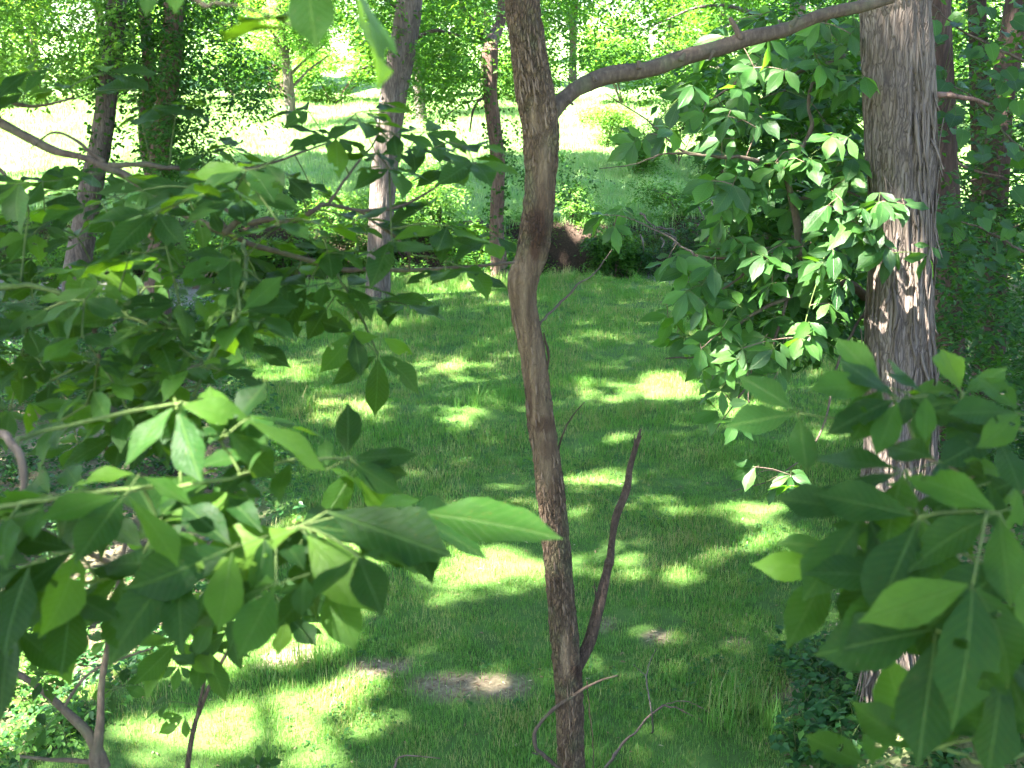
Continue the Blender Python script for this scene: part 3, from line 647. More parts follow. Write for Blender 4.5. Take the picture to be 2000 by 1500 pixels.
    stick('curved_branch', [P(1205, 1318, dT(1512) - .25), P(1170, 1330, dT(1512) - .22), P(1120, 1360, dT(1512) - .16), P(1075, 1390, dT(1512) - .13), P(1046, 1428, dT(1512) - .12), P(1052, 1465, dT(1512) - .1), P(1078, 1492, dT(1512) - .06), P(1112, 1512, dT(1512) - .01)], [0.004, 0.008, 0.009, 0.010], M_BRANCH, t, 8, 50, 0.9)
    stick('twig', [P(1050, 1474, dT(1474) - .1), P(1040, 1470, dT(1474) - .12)], [0.004, 0.003], M_BRANCH, t, 6, 6)
    stick('vine', [P(1146, 1330, dT(1330) - .04), P(1152, 1390, dT(1330) - .05), P(1158, 1450, dT(1330) - .05), P(1160, 1540, dT(1330) - .02)], [0.0022, 0.0018], M_DEAD, t, 5, 20, 1.5)
    # crown, above the picture
    top = pts[0]
    for k in range(5):
        a = k * 1.26; stick('limb', [top - [0, 0, .5 * k * .5], top + [math.cos(a) * .5, math.sin(a) * .5, .5], top + [math.cos(a) * 1.1, math.sin(a) * 1.1, .9]], [0.025, 0.008], M_BRANCH, t, 7, 16)
    foliage('crown', lumps(top + [0, 0, .9], (1.6, 1.6, 1.0), 220, 8), M_CROWN, t, 9, 0.4, 0.11, carve=True)
center_tree()

# ================================================================== the cedar on the right
def cedar():
    D = 6.9
    loc = PV(1738, 1440, D, 750); loc[2] = height(loc[0], loc[1])
    t = thing('cedar_tree', loc, 'thick cedar trunk with grey shredding bark on the right', 'tree')
    px = [(1748, -120, 114), (1748, 0, 120), (1752, 100, 124), (1756, 200, 124), (1758, 300, 122), (1762, 400, 112), (1762, 500, 114), (1756, 600, 118), (1757, 700, 124), (1758, 800, 130), (1755, 900, 128), (1742, 980, 118), (1738, 1060, 112), (1736, 1140, 106), (1738, 1220, 104), (1742, 1300, 106), (1745, 1400, 116), (1745, 1480, 130)]
    pts = [PV(x, y, D, 750) for x, y, w in px]; rad = [w / 2 / FPX * (D + 0.00092 * (y - 750)) for x, y, w in px]
    base = pts[-1].copy(); base[2] = min(base[2], height(base[0], base[1])) - 0.3
    pts = pts + [base]; rad = rad + [rad[-1] * 1.25]
    up = [pts[0] + np.array([-.1, 0.1, 5.0]), pts[0] + np.array([0, 0.05, 2.6])]
    pts = up + pts; rad = [0.06, 0.12] + rad
    nr, ns = 640, 150
    def disp(TH, S, R):
        c, s = np.cos(TH), np.sin(TH)
        swirl = 0.25 * vnoise(c * 1.2, s * 1.2, S * 1.3, 40)
        c2, s2 = np.cos(TH + swirl), np.sin(TH + swirl)
        fib = fbm(c2 * 9, s2 * 9, S * 1.6, 4, 50)
        fine = vnoise(c2 * 26, s2 * 26, S * 3.2, 57)
        ridge = 1 - np.abs(vnoise(c2 * 6, s2 * 6, S * 1.0, 61)) * 2
        knots = 0
        for kz, kt, kr, ka in [(5.95, 4.0, .16, .14), (7.9, 4.3, .13, .12), (6.5, 3.4, .10, .10)]:
            knots = knots + ka * np.exp(-(((S - kz) / kr) ** 2 + (np.angle(np.exp(1j * (TH - kt))) / 0.5) ** 2))
        return R * (0.085 * fib + 0.036 * fine + 0.070 * ridge + 0.07 * vnoise(c * 1.1, s * 1.1, S * 0.9, 66) + knots)
    v, f, TH, S = tube(pts, rad, ns, nr, disp, 0.0)
    obj('trunk', quads_to_mesh('trunk', v, f), M_CEDAR, t)
    # strips of bark lifting from the trunk
    cen = spline(pts, 400); rr = np.interp(np.linspace(0, 1, 400), np.linspace(0, 1, len(rad)), rad)
    for k in range(290):
        i = int(rng.integers(60, 385)); Ls = rng.uniform(0.14, 0.6); w = rng.uniform(0.006, 0.022)
        th = rng.uniform(math.pi * 0.95, math.pi * 2.05)            # the side towards the lawn
        n = 9; vv = []
        lift = rng.uniform(0.004, 0.016) if rng.random() < 0.72 else rng.uniform(0.02, 0.05)
        ddir = 1 if rng.random() < 0.7 else -1
        for j in range(n):
            u = j / (n - 1); z = cen[i][2] - ddir * Ls * u
            jj = int(np.argmin(np.abs(cen[:, 2] - z))); c = cen[jj]; r = rr[jj]
            a = th + 0.10 * math.sin(u * 3 + k) * (0.5 if Ls > .3 else 1)
            rad_d = np.array([math.cos(a), math.sin(a), 0]); tan = np.array([-math.sin(a), math.cos(a), 0])
            out = r * 1.055 + lift * (u ** 2.2) + 0.002
            ww = w * (1 - 0.7 * u ** 3) * (0.5 + min(1, u * 4) * .5)
            mid = c + rad_d * out; mid[2] = z
            vv += [mid - tan * ww, mid + rad_d * 0.004, mid + tan * ww, mid - rad_d * 0.004]
        vv = np.array(vv); ff = []
        for j in range(n - 1):
            for q in range(4): a0 = j * 4 + q; a1 = j * 4 + (q + 1) % 4; ff.append((a0, a1, a1 + 4, a0 + 4))
        ff += [(3, 2, 1, 0), tuple((n - 1) * 4 + q for q in range(4))]
        obj('bark_strip', mesh_np('bark_strip', vv, np.array(ff)), M_CEDAR_STRIP, t)
    # dead snags
    stick('broken_branch', [P(1800, 185, D - .55), P(1850, 184, D - .6), P(1885, 190, D - .6), P(1930, 205, D - .55)], [0.022, 0.016, 0.010], M_REDBARK, t, 8, 24)
    stick('dead_twig', [P(1805, 245, D - .5), P(1828, 290, D - .6), P(1842, 330, D - .65)], [0.006, 0.004], M_CEDAR_STRIP, t, 6, 12)
    # branches and scale-leaf sprays, above the picture
    cs = []
    for k in range(16):
        z = 6.6 + k * 0.28; a = k * 2.4; L = 2.0 - 0.06 * k
        b = np.array([pts[0][0], pts[2][1], z]); e = b + [math.cos(a) * L, math.sin(a) * L, 0.35]
        stick('limb', [b, (b + e) / 2 + [0, 0, .05], e], [0.035, 0.012], M_CEDAR, t, 7, 14)
        cs.append(b + (e - b) * rng.uniform(0.35, 1.05, (34, 1)) + rng.normal(0, .16, (34, 3)))
    foliage('crown', np.vstack(cs), M_CEDARN, t, 12, 0.30, 0.07, ratio=0.35, carve=True, jit=0.9)
cedar()

# ================================================================== trees across the lawn
def far_tree(name, label, trunk_px, d, mat, ns=40, n=120, amp=0.09, st=14, ss=1.5, seed=1, depth_tilt=0.0, ivy=0, extend=6.0, cat='tree', group=None):
    base = trunk_px[-1]; q = P(base[0], base[1], d); loc = np.array([q[0], q[1], height(q[0], q[1])])
    t = thing(name, loc, label, cat, group)
    pts = [PV(x, y, d, base[1]) for x, y, w in trunk_px]; rad = [w / 2 / FPX * d for x, y, w in trunk_px]
    b = pts[-1].copy(); b[2] = min(b[2], loc[2]) - 0.2; pts.append(b); rad.append(rad[-1] * 1.18)
    if extend:
        dv = norm(pts[0] - pts[1]); pts = [pts[0] + dv * extend, pts[0] + dv * extend * .5] + pts; rad = [rad[0] * .5, rad[0] * .8] + rad
    big_trunk('trunk', pts, rad, mat, t, ns, n, amp, st, ss, seed)
    return t, pts, rad
def ivy_on(t, pts, rad, px_lo, px_hi, n, size, mat=M_CROWN_D):
    c = spline(pts, 200); r = np.interp(np.linspace(0, 1, 200), np.linspace(0, 1, len(rad)), rad)
    _, py = to_px(c); idx = np.where((py > px_lo) & (py < px_hi))[0]
    k = rng.choice(idx, n); a = rng.uniform(0, 2 * np.pi, n)
    q = c[k] + np.stack([np.cos(a), np.sin(a), rng.normal(0, .2, n)], 1) * (r[k] * rng.uniform(1.0, 2.0, n))[:, None]
    v, f = leaf_cloud(q, size, 0.5, 0.3, 0.7, None, 0.9)
    o = obj('ivy', mesh_np('ivy', v, f, smooth=False, attrs={'rnd': np.repeat(rng.random(n), 4)}), mat, t); o['kind'] = 'stuff'
def px_cloud(poly, n, d0, d1):
    """n points inside a polygon of the picture, spread over the depths d0..d1"""
    poly = np.array(poly, float); lo, hi = poly.min(0), poly.max(0); out = []
    while len(out) < n:
        x, y = rng.uniform(lo[0], hi[0]), rng.uniform(lo[1], hi[1]); ins = False; j = len(poly) - 1
        for i in range(len(poly)):
            if (poly[i][1] > y) != (poly[j][1] > y) and x < (poly[j][0] - poly[i][0]) * (y - poly[i][1]) / (poly[j][1] - poly[i][1]) + poly[i][0]: ins = not ins
            j = i
        if ins: out.append(P(x, y, rng.uniform(d0, d1)))
    return np.array(out)
def thin_clumps(q, scale=1.0, thr=-0.1, seed=0):
    """drop points where a slow noise is low, so that a crown has gaps"""
    k = fbm(q[:, 0] * scale, q[:, 1] * scale, q[:, 2] * scale, 3, seed) > thr; return q[k]

# tall leaning trunk at the far edge of the lawn
oak, opts, orad = far_tree('oak_tree', 'tall leaning grey trunk with sunlit patches at the far lawn edge', [(806, -60, 42), (798, 20, 44), (785, 100, 46), (770, 180, 47), (757, 270, 46), (749, 350, 45), (744, 430, 44), (740, 510, 43), (738, 570, 45), (738, 604, 50)], 22.6, M_GREYBARK, 56, 220, 0.085, 16, 1.3, 3, extend=7)
for a, b, c_ in [((790, 90), (840, 60), (900, 70)), ((800, 20), (740, -10), (690, -40)), ((775, 150), (735, 130), (700, 135))]:
    stick('branch', [P(*a, 22.6), P(*b, 22.3), P(*c_, 22.0)], [0.07, 0.04, 0.015], M_GREYBARK, oak, 7, 16)
foliage('leaf_sprays', thin_clumps(px_cloud([(690, -40), (960, -40), (940, 90), (900, 190), (810, 190), (790, 120), (700, 130)], 1150, 20.5, 25), 1.3, -0.16, 3), M_CROWN, oak, 9, 0.42, 0.12, 0.5)

# forked tree with ivy on the creek lip
frk, fpts, frad = far_tree('forked_tree', 'dark forked tree with ivy at the creek edge behind slender trunk', [(957, 96, 30), (958, 130, 27), (958, 180, 25), (965, 250, 26), (972, 310, 25), (972, 380, 24), (970, 450, 26), (975, 520, 32), (978, 556, 44)], 25.2, M_REDBARK, 36, 140, 0.10, 10, 1.5, 8, extend=0)
stick('limb', [fpts[0], P(972, 60, 25.2), P(982, 0, 25.3), P(986, -160, 25.4), P(990, -420, 25.6)], [0.15, 0.12, 0.07], M_REDBARK, frk, 14, 40, 0.3)
stick('limb', [fpts[0], P(948, 84, 25.1), P(928, 52, 24.8), P(900, 10, 24.4), P(860, -60, 24)], [0.12, 0.07, 0.03], M_REDBARK, frk, 12, 30, 0.3)
stick('branch', [P(962, 200, 25.1), P(940, 192, 24.8), P(925, 215, 24.6), P(918, 258, 24.5)], [0.04, 0.03, 0.02], M_BRANCH, frk, 7, 24)
stick('branch', [P(940, 192, 24.8), P(900, 205, 24.5), P(865, 232, 24.3)], [0.02, 0.012], M_BRANCH, frk, 6, 20)
stick('vine', [P(946, 205, 24.9), P(962, 245, 24.8), P(978, 290, 24.8), P(976, 380, 24.8), P(982, 450, 24.8), P(985, 480, 24.8)], [0.025, 0.03, 0.03], M_GREYBARK, frk, 7, 50, 1.2)
ivy_on(frk, fpts, frad, 170, 540, 520, 0.10)
foliage('leaf_sprays', thin_clumps(px_cloud([(850, -40), (1130, -40), (1110, 120), (1080, 200), (1010, 190), (960, 150), (880, 240), (800, 230), (830, 110)], 1400, 23.2, 27), 1.2, -0.16, 5), M_CROWN, frk, 9, 0.42, 0.11, 0.55)
foliage('low_sprays', thin_clumps(px_cloud([(985, 200), (1030, 260), (1100, 290), (1170, 340), (1150, 400), (1060, 380), (980, 330)], 170, 23.5, 26), 1.3, -0.2, 5), M_CROWN_D, frk, 8, 0.4, 0.10, 0.6)

# two ivy-hung trunks to the left, over the creek
ivl, ip, ir = far_tree('ivy_tree', 'leaning pale trunk hung with ivy at left before the bright field', [(232, -60, 34), (225, 60, 34), (214, 150, 35), (204, 230, 37), (193, 300, 39), (180, 355, 42), (168, 430, 44), (150, 540, 48)], 24.0, M_GREYBARK, 36, 120, 0.09, 12, 1.4, 13, extend=6)
ivy_on(ivl, ip, ir, -40, 170, 500, 0.12); ivy_on(ivl, ip, ir, 170, 450, 420, 0.12)
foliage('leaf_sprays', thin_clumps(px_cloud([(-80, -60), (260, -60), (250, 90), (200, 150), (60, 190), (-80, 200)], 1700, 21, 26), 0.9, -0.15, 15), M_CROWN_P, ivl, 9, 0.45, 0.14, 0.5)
ivr, ip2, ir2 = far_tree('vine_covered_tree', 'upright trunk thickly covered in dark vines behind the hickory branch', [(350, -60, 34), (342, 0, 34), (335, 100, 36), (322, 220, 36), (312, 330, 38), (306, 430, 38), (303, 520, 40)], 23.4, M_REDBARK, 32, 120, 0.10, 10, 1.4, 17, extend=6)
ivy_on(ivr, ip2, ir2, -40, 480, 1500, 0.12)
stick('trunk_fork', [P(308, 420, 23.4), P(288, 250, 23.5), P(292, 120, 23.6), P(270, -80, 23.8), P(255, -300, 24)], [0.17, 0.14, 0.08], M_REDBARK, ivr, 14, 40, 0.3)
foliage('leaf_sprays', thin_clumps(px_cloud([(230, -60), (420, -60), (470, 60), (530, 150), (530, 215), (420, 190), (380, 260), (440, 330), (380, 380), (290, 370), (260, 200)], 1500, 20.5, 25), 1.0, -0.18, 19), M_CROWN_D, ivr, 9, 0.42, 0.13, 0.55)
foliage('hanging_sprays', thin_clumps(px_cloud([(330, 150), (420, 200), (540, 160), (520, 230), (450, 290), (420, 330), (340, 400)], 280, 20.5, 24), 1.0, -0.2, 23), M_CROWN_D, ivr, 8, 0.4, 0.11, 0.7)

mpl, mp_, mr_ = far_tree('maple_tree', 'maple with sunlit hanging sprays above the arching limb', [(1560, -60, 26), (1556, 100, 28), (1552, 250, 30), (1550, 400, 32), (1548, 520, 36)], 22.5, M_GREYBARK, 24, 70, 0.09, 12, 1.4, 53, extend=5)
for a, b, c_ in [((1556, 60), (1400, 10), (1250, 60)), ((1556, 0), (1350, -70), (1130, -20)), ((1553, 150), (1440, 120), (1340, 150))]:
    stick('branch', [P(*a, 22.4), P(*b, 22.0), P(*c_, 21.6)], [0.06, 0.035, 0.012], M_GREYBARK, mpl, 7, 20)
foliage('leaf_sprays', thin_clumps(px_cloud([(1090, -60), (1500, -60), (1480, 130), (1380, 200), (1290, 190), (1200, 150), (1100, 110)], 1150, 20, 25), 1.1, -0.1, 55), M_CROWN, mpl, 9, 0.42, 0.12, 0.55)

# ================================================================== dark trunks and undergrowth on the right
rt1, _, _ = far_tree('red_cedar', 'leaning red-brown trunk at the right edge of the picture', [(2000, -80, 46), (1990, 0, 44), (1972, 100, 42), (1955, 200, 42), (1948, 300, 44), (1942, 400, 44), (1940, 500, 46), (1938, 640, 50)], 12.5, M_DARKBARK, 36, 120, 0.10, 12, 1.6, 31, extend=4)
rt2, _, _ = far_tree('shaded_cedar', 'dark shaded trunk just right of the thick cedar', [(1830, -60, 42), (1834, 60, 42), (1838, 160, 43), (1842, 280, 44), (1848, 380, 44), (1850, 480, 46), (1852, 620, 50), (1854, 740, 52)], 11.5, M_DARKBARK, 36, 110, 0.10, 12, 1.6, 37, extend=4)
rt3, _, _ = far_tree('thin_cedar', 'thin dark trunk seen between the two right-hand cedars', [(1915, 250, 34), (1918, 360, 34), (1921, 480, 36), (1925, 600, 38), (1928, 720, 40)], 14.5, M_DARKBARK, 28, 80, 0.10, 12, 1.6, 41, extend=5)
for root, a, b, c_ in [(rt2, (1848, 300), (1890, 330), (1960, 345)), (rt1, (1945, 345), (1900, 352), (1850, 380)), (rt2, (1852, 470), (1900, 468), (1990, 440)), (rt1, (1942, 420), (1980, 400), (2040, 395)), (rt3, (1921, 420), (1890, 380), (1870, 330))]:
    dd = {rt1: 12.4, rt2: 11.4, rt3: 14.4}[root]
    stick('dead_branch', [P(*a, dd), P(*b, dd - .3), P(*c_, dd - .6)], [0.022, 0.014, 0.006], M_BTWIG, root, 6, 20)
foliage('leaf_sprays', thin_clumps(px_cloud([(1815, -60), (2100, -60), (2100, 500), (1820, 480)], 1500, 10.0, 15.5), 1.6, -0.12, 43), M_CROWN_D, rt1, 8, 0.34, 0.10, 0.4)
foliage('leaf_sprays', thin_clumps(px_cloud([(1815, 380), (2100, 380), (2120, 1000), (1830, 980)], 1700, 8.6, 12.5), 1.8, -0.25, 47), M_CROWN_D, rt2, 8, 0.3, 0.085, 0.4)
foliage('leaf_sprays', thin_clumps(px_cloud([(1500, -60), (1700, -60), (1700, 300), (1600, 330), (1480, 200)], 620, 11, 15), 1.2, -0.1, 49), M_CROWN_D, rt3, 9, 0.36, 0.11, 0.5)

# ================================================================== leafy sapling in front of the cedar (middle right)
def mid_sapling():
    loc = np.array([3.08, 7.9, 0.0]); loc[2] = height(loc[0], loc[1])
    T = NearTree('hickory_sapling', loc, 'leafy sapling whose drooping branches reach left from behind the thick cedar'); T.droop = 0.2
    tr = [loc + [0, 0, -.1], loc + [-.12, -.05, 1.3], loc + [-.24, -.1, 2.6], loc + [-.38, -.1, 4.0], loc + [-.48, 0, 5.6]]
    stick('trunk', tr, [0.055, 0.05, 0.045, 0.035, 0.015], M_BRANCH, T.root, 14, 60, 0.4); T.paths.append(spline(tr, 40)[12:])
    d = 6.9
    T.branch([P(1752, 640, 7.9), P(1705, 584, 7.2), P(1665, 556, 6.9), P(1610, 540, 6.8), P(1590, 510, 6.75), P(1562, 488, 6.7), P(1556, 440, 6.65), P(1545, 390, 6.6), P(1530, 345, 6.5), P(1500, 322, 6.4), P(1440, 306, 6.3)], 0.036, 0.012, M_BRANCH, n=90)
    T.branch([P(1565, 488, 6.7), P(1500, 490, 6.7), P(1440, 505, 6.7), P(1360, 500, 6.6)], 0.020, 0.008)
    T.branch([P(1530, 345, 6.5), P(1560, 300, 6.6), P(1585, 250, 6.6), P(1578, 200, 6.6), P(1600, 120, 6.7)], 0.018, 0.008)
    T.branch([P(1545, 395, 6.6), P(1600, 380, 6.6), P(1640, 372, 6.6), P(1680, 385, 6.6)], 0.012, 0.006)
    T.branch([P(1440, 306, 6.3), P(1370, 302, 6.3), P(1320, 285, 6.3), P(1270, 240, 6.3), P(1180, 180, 6.3)], 0.011, 0.003, n=60)
    T.branch([P(1370, 302, 6.3), P(1300, 300, 6.3), P(1240, 320, 6.3), P(1170, 330, 6.3)], 0.007, 0.002)
    T.branch([P(1610, 540, 6.8), P(1540, 580, 6.7), P(1460, 620, 6.6), P(1380, 690, 6.6), P(1300, 700, 6.5)], 0.014, 0.004)
    T.branch([P(1540, 580, 6.7), P(1500, 700, 6.6), P(1440, 780, 6.5), P(1390, 850, 6.5)], 0.010, 0.003)
    T.branch([P(1700, 590, 7.0), P(1640, 700, 6.8), P(1600, 850, 6.7), P(1520, 930, 6.6), P(1430, 960, 6.5)], 0.010, 0.002)
    T.branch([P(1650, 110, 6.9), P(1560, 140, 6.8), P(1450, 160, 6.7), P(1380, 200, 6.6)], 0.014, 0.005)
    T.branch([P(1360, 500, 6.6), P(1300, 460, 6.6), P(1240, 430, 6.6)], 0.008, 0.003, M_GREYBARK)
    T.branch([P(1500, 490, 6.7), P(1420, 560, 6.6), P(1340, 580, 6.5), P(1290, 590, 6.5)], 0.008, 0.003)
    hubs = [(1180, 420), (1215, 410), (1200, 440)]
    for poly, n in [([(1400, 30), (1690, 0), (1690, 330), (1560, 340), (1400, 300), (1290, 270), (1310, 180)], 84), ([(1390, 300), (1700, 330), (1690, 560), (1540, 560), (1420, 480), (1380, 400)], 66), ([(1290, 500), (1440, 470), (1680, 540), (1600, 680), (1400, 720), (1310, 690), (1270, 590)], 62), ([(1400, 700), (1560, 690), (1520, 790), (1420, 830), (1380, 800)], 18), ([(1400, 920), (1540, 890), (1560, 950), (1440, 980)], 5), ([(1700, 380), (1830, 400), (1820, 500), (1720, 500)], 8), ([(1230, 250), (1330, 250), (1330, 330), (1240, 330)], 3)]:
        q = px_cloud(poly, n, 6.2, 7.3); x, y = to_px(q); hubs += list(zip(x, y))
    leaves0 = len(bpy.data.objects)
    for i, (x, y) in enumerate(hubs):
        dep = rng.uniform(6.1, 7.1) if x < 1680 else 6.15
        deg = rng.normal(225, 32) if y > 280 else rng.normal(215, 45)
        L = rng.uniform(0.15, 0.21) * (0.8 if y > 700 else 1.0)
        T.compound(P(x, y, dep), deg, L, rng.uniform(0.15, 0.6), MIDL, 5 if i % 2 else 3, mat=M_BTWIG if rng.random() < .5 else M_TWIG, rt=0.0020, jit=0.4)
    foliage('inner_leaves', thin_clumps(px_cloud([(1360, 80), (1690, 60), (1690, 640), (1450, 640), (1330, 560), (1440, 420)], 620, 7.0, 8.6), 2.0, -0.25, 50), M_CROWN_D, T.root, 7, 0.3, 0.13, 0.6, kind='stuff')
    T.finish(); print('mid sapling leaves', T.n)
mid_sapling()

def redbud():
    loc = np.array([4.3, 6.6, 0.0]); loc[2] = height(loc[0], loc[1])
    T = NearTree('redbud_sapling', loc, 'redbud sapling with heart-shaped leaves at the upper right edge')
    T.branch([loc + [0, 0, -.1], P(2080, 700, 7.6), P(2050, 300, 7.4), P(2060, 0, 7.3), P(2080, -200, 7.3)], 0.05, 0.02, name='trunk')
    T.branch([P(2050, 330, 7.4), P(1960, 260, 7.3), P(1900, 190, 7.2), P(1840, 160, 7.2)], 0.012, 0.004)
    T.branch([P(2055, 520, 7.5), P(1980, 480, 7.4), P(1900, 440, 7.3), P(1840, 430, 7.2)], 0.012, 0.004)
    T.branch([P(2060, 160, 7.4), P(1980, 110, 7.3), P(1880, 60, 7.3), P(1800, -10, 7.3)], 0.012, 0.004)
    spots = [(1870, 160), (1840, 150), (1915, 95), (1935, 150), (1850, 230), (1890, 235), (1945, 225), (1975, 215), (1990, 240), (1880, 35), (1840, 40), (1920, 30), (1990, 130), (1830, 250), (1960, 60), (1990, 300), (1955, 290), (1870, 420), (1935, 420), (1985, 450), (1960, 480), (1990, 380), (1835, 440), (1900, 400), (1820, 500), (1880, 470), (1930, 520), (1995, 20), (1965, 180), (1905, 290)]
    for x, y in spots:
        for j in range(3):
            h = P(x + rng.normal(0, 14), y + rng.normal(0, 14), rng.uniform(6.7, 7.4))
            nrm = norm(np.array([0, 0, 1.0]) * 0.6 - FWD * rng.uniform(0.2, 1.0) + rng.normal(0, .25, 3))
            dv = plane_dir(rng.normal(270, 45), nrm)
            b = T.nearest(h); stick('leaf_stalk', [b, (b + h) / 2 + [0, 0, .03], h], [0.002, 0.0015], M_TWIG, T.root, 4, 6)
            T.leaf(HEART[rng.integers(3)], h, dv, nrm, rng.uniform(0.075, 0.125))
    T.finish()
redbud()

# ================================================================== near hickories
def left_hickory():
    loc = np.array([-1.75, 2.55, 0]); loc[2] = height(loc[0], loc[1])
    T = NearTree('hickory_tree', loc, 'near hickory with long dark branches sweeping in from the left', 'tree'); T.droop = 0.05
    tr = [loc + [0, 0, -.1], loc + [0.02, 0, 2.0], loc + [.0, .05, 3.6], loc + [.04, .05, 5.0], loc + [0.02, .1, 7.0]]
    stick('trunk', tr, [0.075, 0.065, 0.055, 0.05, 0.03], M_BRANCH, T.root, 16, 60, 0.3)
    d = 2.6
    st = P(-150, 165, d) * 0 + np.array([loc[0] + .03, loc[1] + .05, P(-150, 165, d)[2] + .02])
    T.branch([st, P(-60, 210, d), P(0, 240, d), P(60, 272, d), P(110, 295, d), P(200, 322, d), P(300, 380, d), P(400, 436, d), P(470, 470, d + .05), P(560, 496, d + .1), P(650, 520, d + .15), P(720, 529, d + .2), P(800, 528, d + .25), P(900, 521, d + .3), P(1005, 512, d + .35)], 0.0125, 0.004, n=160)
    T.branch([P(215, 326, d), P(270, 318, d), P(330, 328, d), P(420, 338, d + .05), P(500, 326, d + .1), P(570, 305, d + .15), P(640, 280, d + .2)], 0.007, 0.002, n=60)
    T.branch([P(440, 455, d), P(470, 434, d), P(520, 432, d), P(580, 430, d), P(610, 412, d), P(645, 400, d + .05), P(710, 411, d + .1), P(780, 402, d + .1), P(840, 372, d + .1), P(880, 345, d + .15), P(930, 318, d + .2)], 0.0085, 0.002, n=110)
    T.branch([P(440, 445, d), P(412, 405, d), P(392, 362, d), P(380, 330, d)], 0.006, 0.003)
    T.branch([P(470, 434, d), P(430, 400, d - .03), P(402, 360, d - .05)], 0.005, 0.003)
    T.branch([P(-60, 175, d), P(0, 192, d), P(45, 206, d), P(90, 204, d), P(145, 192, d)], 0.006, 0.003)
    T.branch([P(205, 318, d), P(165, 285, d), P(130, 264, d), P(95, 262, d), P(60, 290, d - .02)], 0.005, 0.002)
    T.branch([P(-50, 300, d), P(0, 332, d), P(22, 360, d), P(60, 420, d), P(140, 470, d)], 0.006, 0.003)
    T.branch([P(640, 400, d + .05), P(690, 330, d + .1), P(740, 260, d + .15), P(720, 210, d + .2)], 0.004, 0.0015)
    T.branch([P(700, 411, d + .1), P(790, 480, d + .1), P(800, 527, d + .2)], 0.004, 0.002)
    T.branch([P(-60, 560, 2.1), P(60, 560, 2.1), P(180, 590, 2.05), P(300, 640, 2.0), P(380, 700, 2.0)], 0.006, 0.002, M_TWIG)
    T.branch([P(650, 522, d + .15), P(690, 590, d), P(720, 650, d - .1), P(738, 690, d - .15)], 0.004, 0.002, M_TWIG)
    T.branch([P(475, 470, d), P(480, 540, 2.3), P(455, 620, 2.2), P(420, 690, 2.1), P(378, 772, 2.0)], 0.005, 0.003, M_TWIG)
    T.branch([P(185, 640, 2.1), P(192, 700, 2.1), P(205, 780, 2.1), P(210, 900, 2.1)], 0.004, 0.003, M_DEAD)
    up = [(130, 168, 200), (262, 175, 155), (60, 138, 190), (48, 182, 180), (205, 142, 20), (345, 212, 160), (300, 210, -65), (345, 205, -38), (395, 300, -8), (440, 285, 0), (355, 365, 195), (300, 350, 205), (235, 388, 200), (170, 402, 190), (105, 372, 170), (62, 382, 180), (402, 335, 0), (470, 350, -70), (482, 330, 10), (282, 420, 262), (232, 432, 240),
          (560, 345, 0), (610, 372, -5), (640, 270, 200), (655, 268, -60), (602, 217, 182), (700, 218, 0), (742, 200, -12), (705, 240, -8), (770, 262, -5), (735, 300, -130), (800, 290, -35), (850, 288, -25), (905, 285, 5), (830, 258, 0), (925, 318, -42), (890, 330, 190), (760, 330, -60),
          (560, 428, 180), (625, 440, 15), (735, 440, 0), (765, 470, -10), (690, 430, 30), (875, 440, -25), (870, 466, 8), (640, 492, 200), (870, 530, -85), (912, 525, -62), (800, 482, 170), (520, 470, 160), (430, 500, 200), (352, 520, 190), (250, 500, 210), (150, 462, 180), (62, 462, 190), (300, 470, 180), (100, 522, 200), (40, 560, 200), (182, 520, 210),
          (520, 560, 200), (600, 560, 190), (680, 560, 10), (742, 590, 0), (795, 596, -20), (460, 560, 220), (640, 600, 240), (560, 600, 215), (840, 400, 180), (950, 470, 200), (480, 500, -20), (580, 520, 0), (700, 490, 180), (20, 420, 190), (330, 430, 250), (120, 420, 210), (180, 340, 200)]
    for x, y, a in up:
        k = rng.uniform(0.02, 0.22) if y < 560 else rng.uniform(0.15, 0.4)
        T.compound(P(x, y, rng.uniform(2.35, 2.85)), a + rng.normal(0, 8), rng.uniform(0.10, 0.14), k, n=5 if rng.random() < .6 else 3, clampv=1.6, jit=0.22)
    T.compound(P(738, 695, 2.4), -100, 0.13, 0.85, n=5); T.compound(P(690, 650, 2.4), -140, 0.11, 0.7, n=3)
    mid = [(100, 600, 200), (52, 640, 200), (165, 585, 240), (160, 655, 250), (240, 620, 220), (100, 742, 200), (192, 702, 262), (40, 722, 190), (430, 722, 30), (372, 720, 232), (300, 782, 200), (250, 802, 210), (350, 590, 200), (285, 560, 190), (470, 610, -10), (330, 640, 180), (470, 650, 20), (60, 560, 180), (20, 800, 200), (120, 820, 230), (180, 760, 200)]
    for x, y, a in mid: T.compound(P(x, y, rng.uniform(1.85, 2.2)), a + rng.normal(0, 10), rng.uniform(0.09, 0.12), rng.uniform(0.1, 0.4), n=5 if rng.random() < .5 else 3)
    for _ in range(64):
        yy = rng.uniform(330, 880); T.compound(P(rng.uniform(-20, 560 - .25 * abs(yy - 480)), yy, rng.uniform(1.9, 2.7)), rng.normal(205, 45), rng.uniform(.10, .14), rng.uniform(.0, .25), n=3 if rng.random() < .4 else 5, jit=.2)
    # leaves hanging in at the top
    T.branch([P(150, -170, 1.3), P(370, -5, 1.3), P(420, 5, 1.3), P(470, 14, 1.3), P(545, 36, 1.3)], 0.003, 0.0015)
    T.branch([P(150, -170, 1.3), P(420, -120, 1.25), P(600, -90, 1.22), P(700, -40, 1.2)], 0.004, 0.002)
    def single(bx, by, tx, ty, d0, d1, L, nrm, me): a = P(bx, by, d0); b = P(tx, ty, d1); T.leaf(me, a, b - a, nrm, np.linalg.norm(b - a) * L); stick('leaf_stalk', [T.nearest(a), a], [0.002, 0.0015], M_TWIG, T.root, 5, 5)
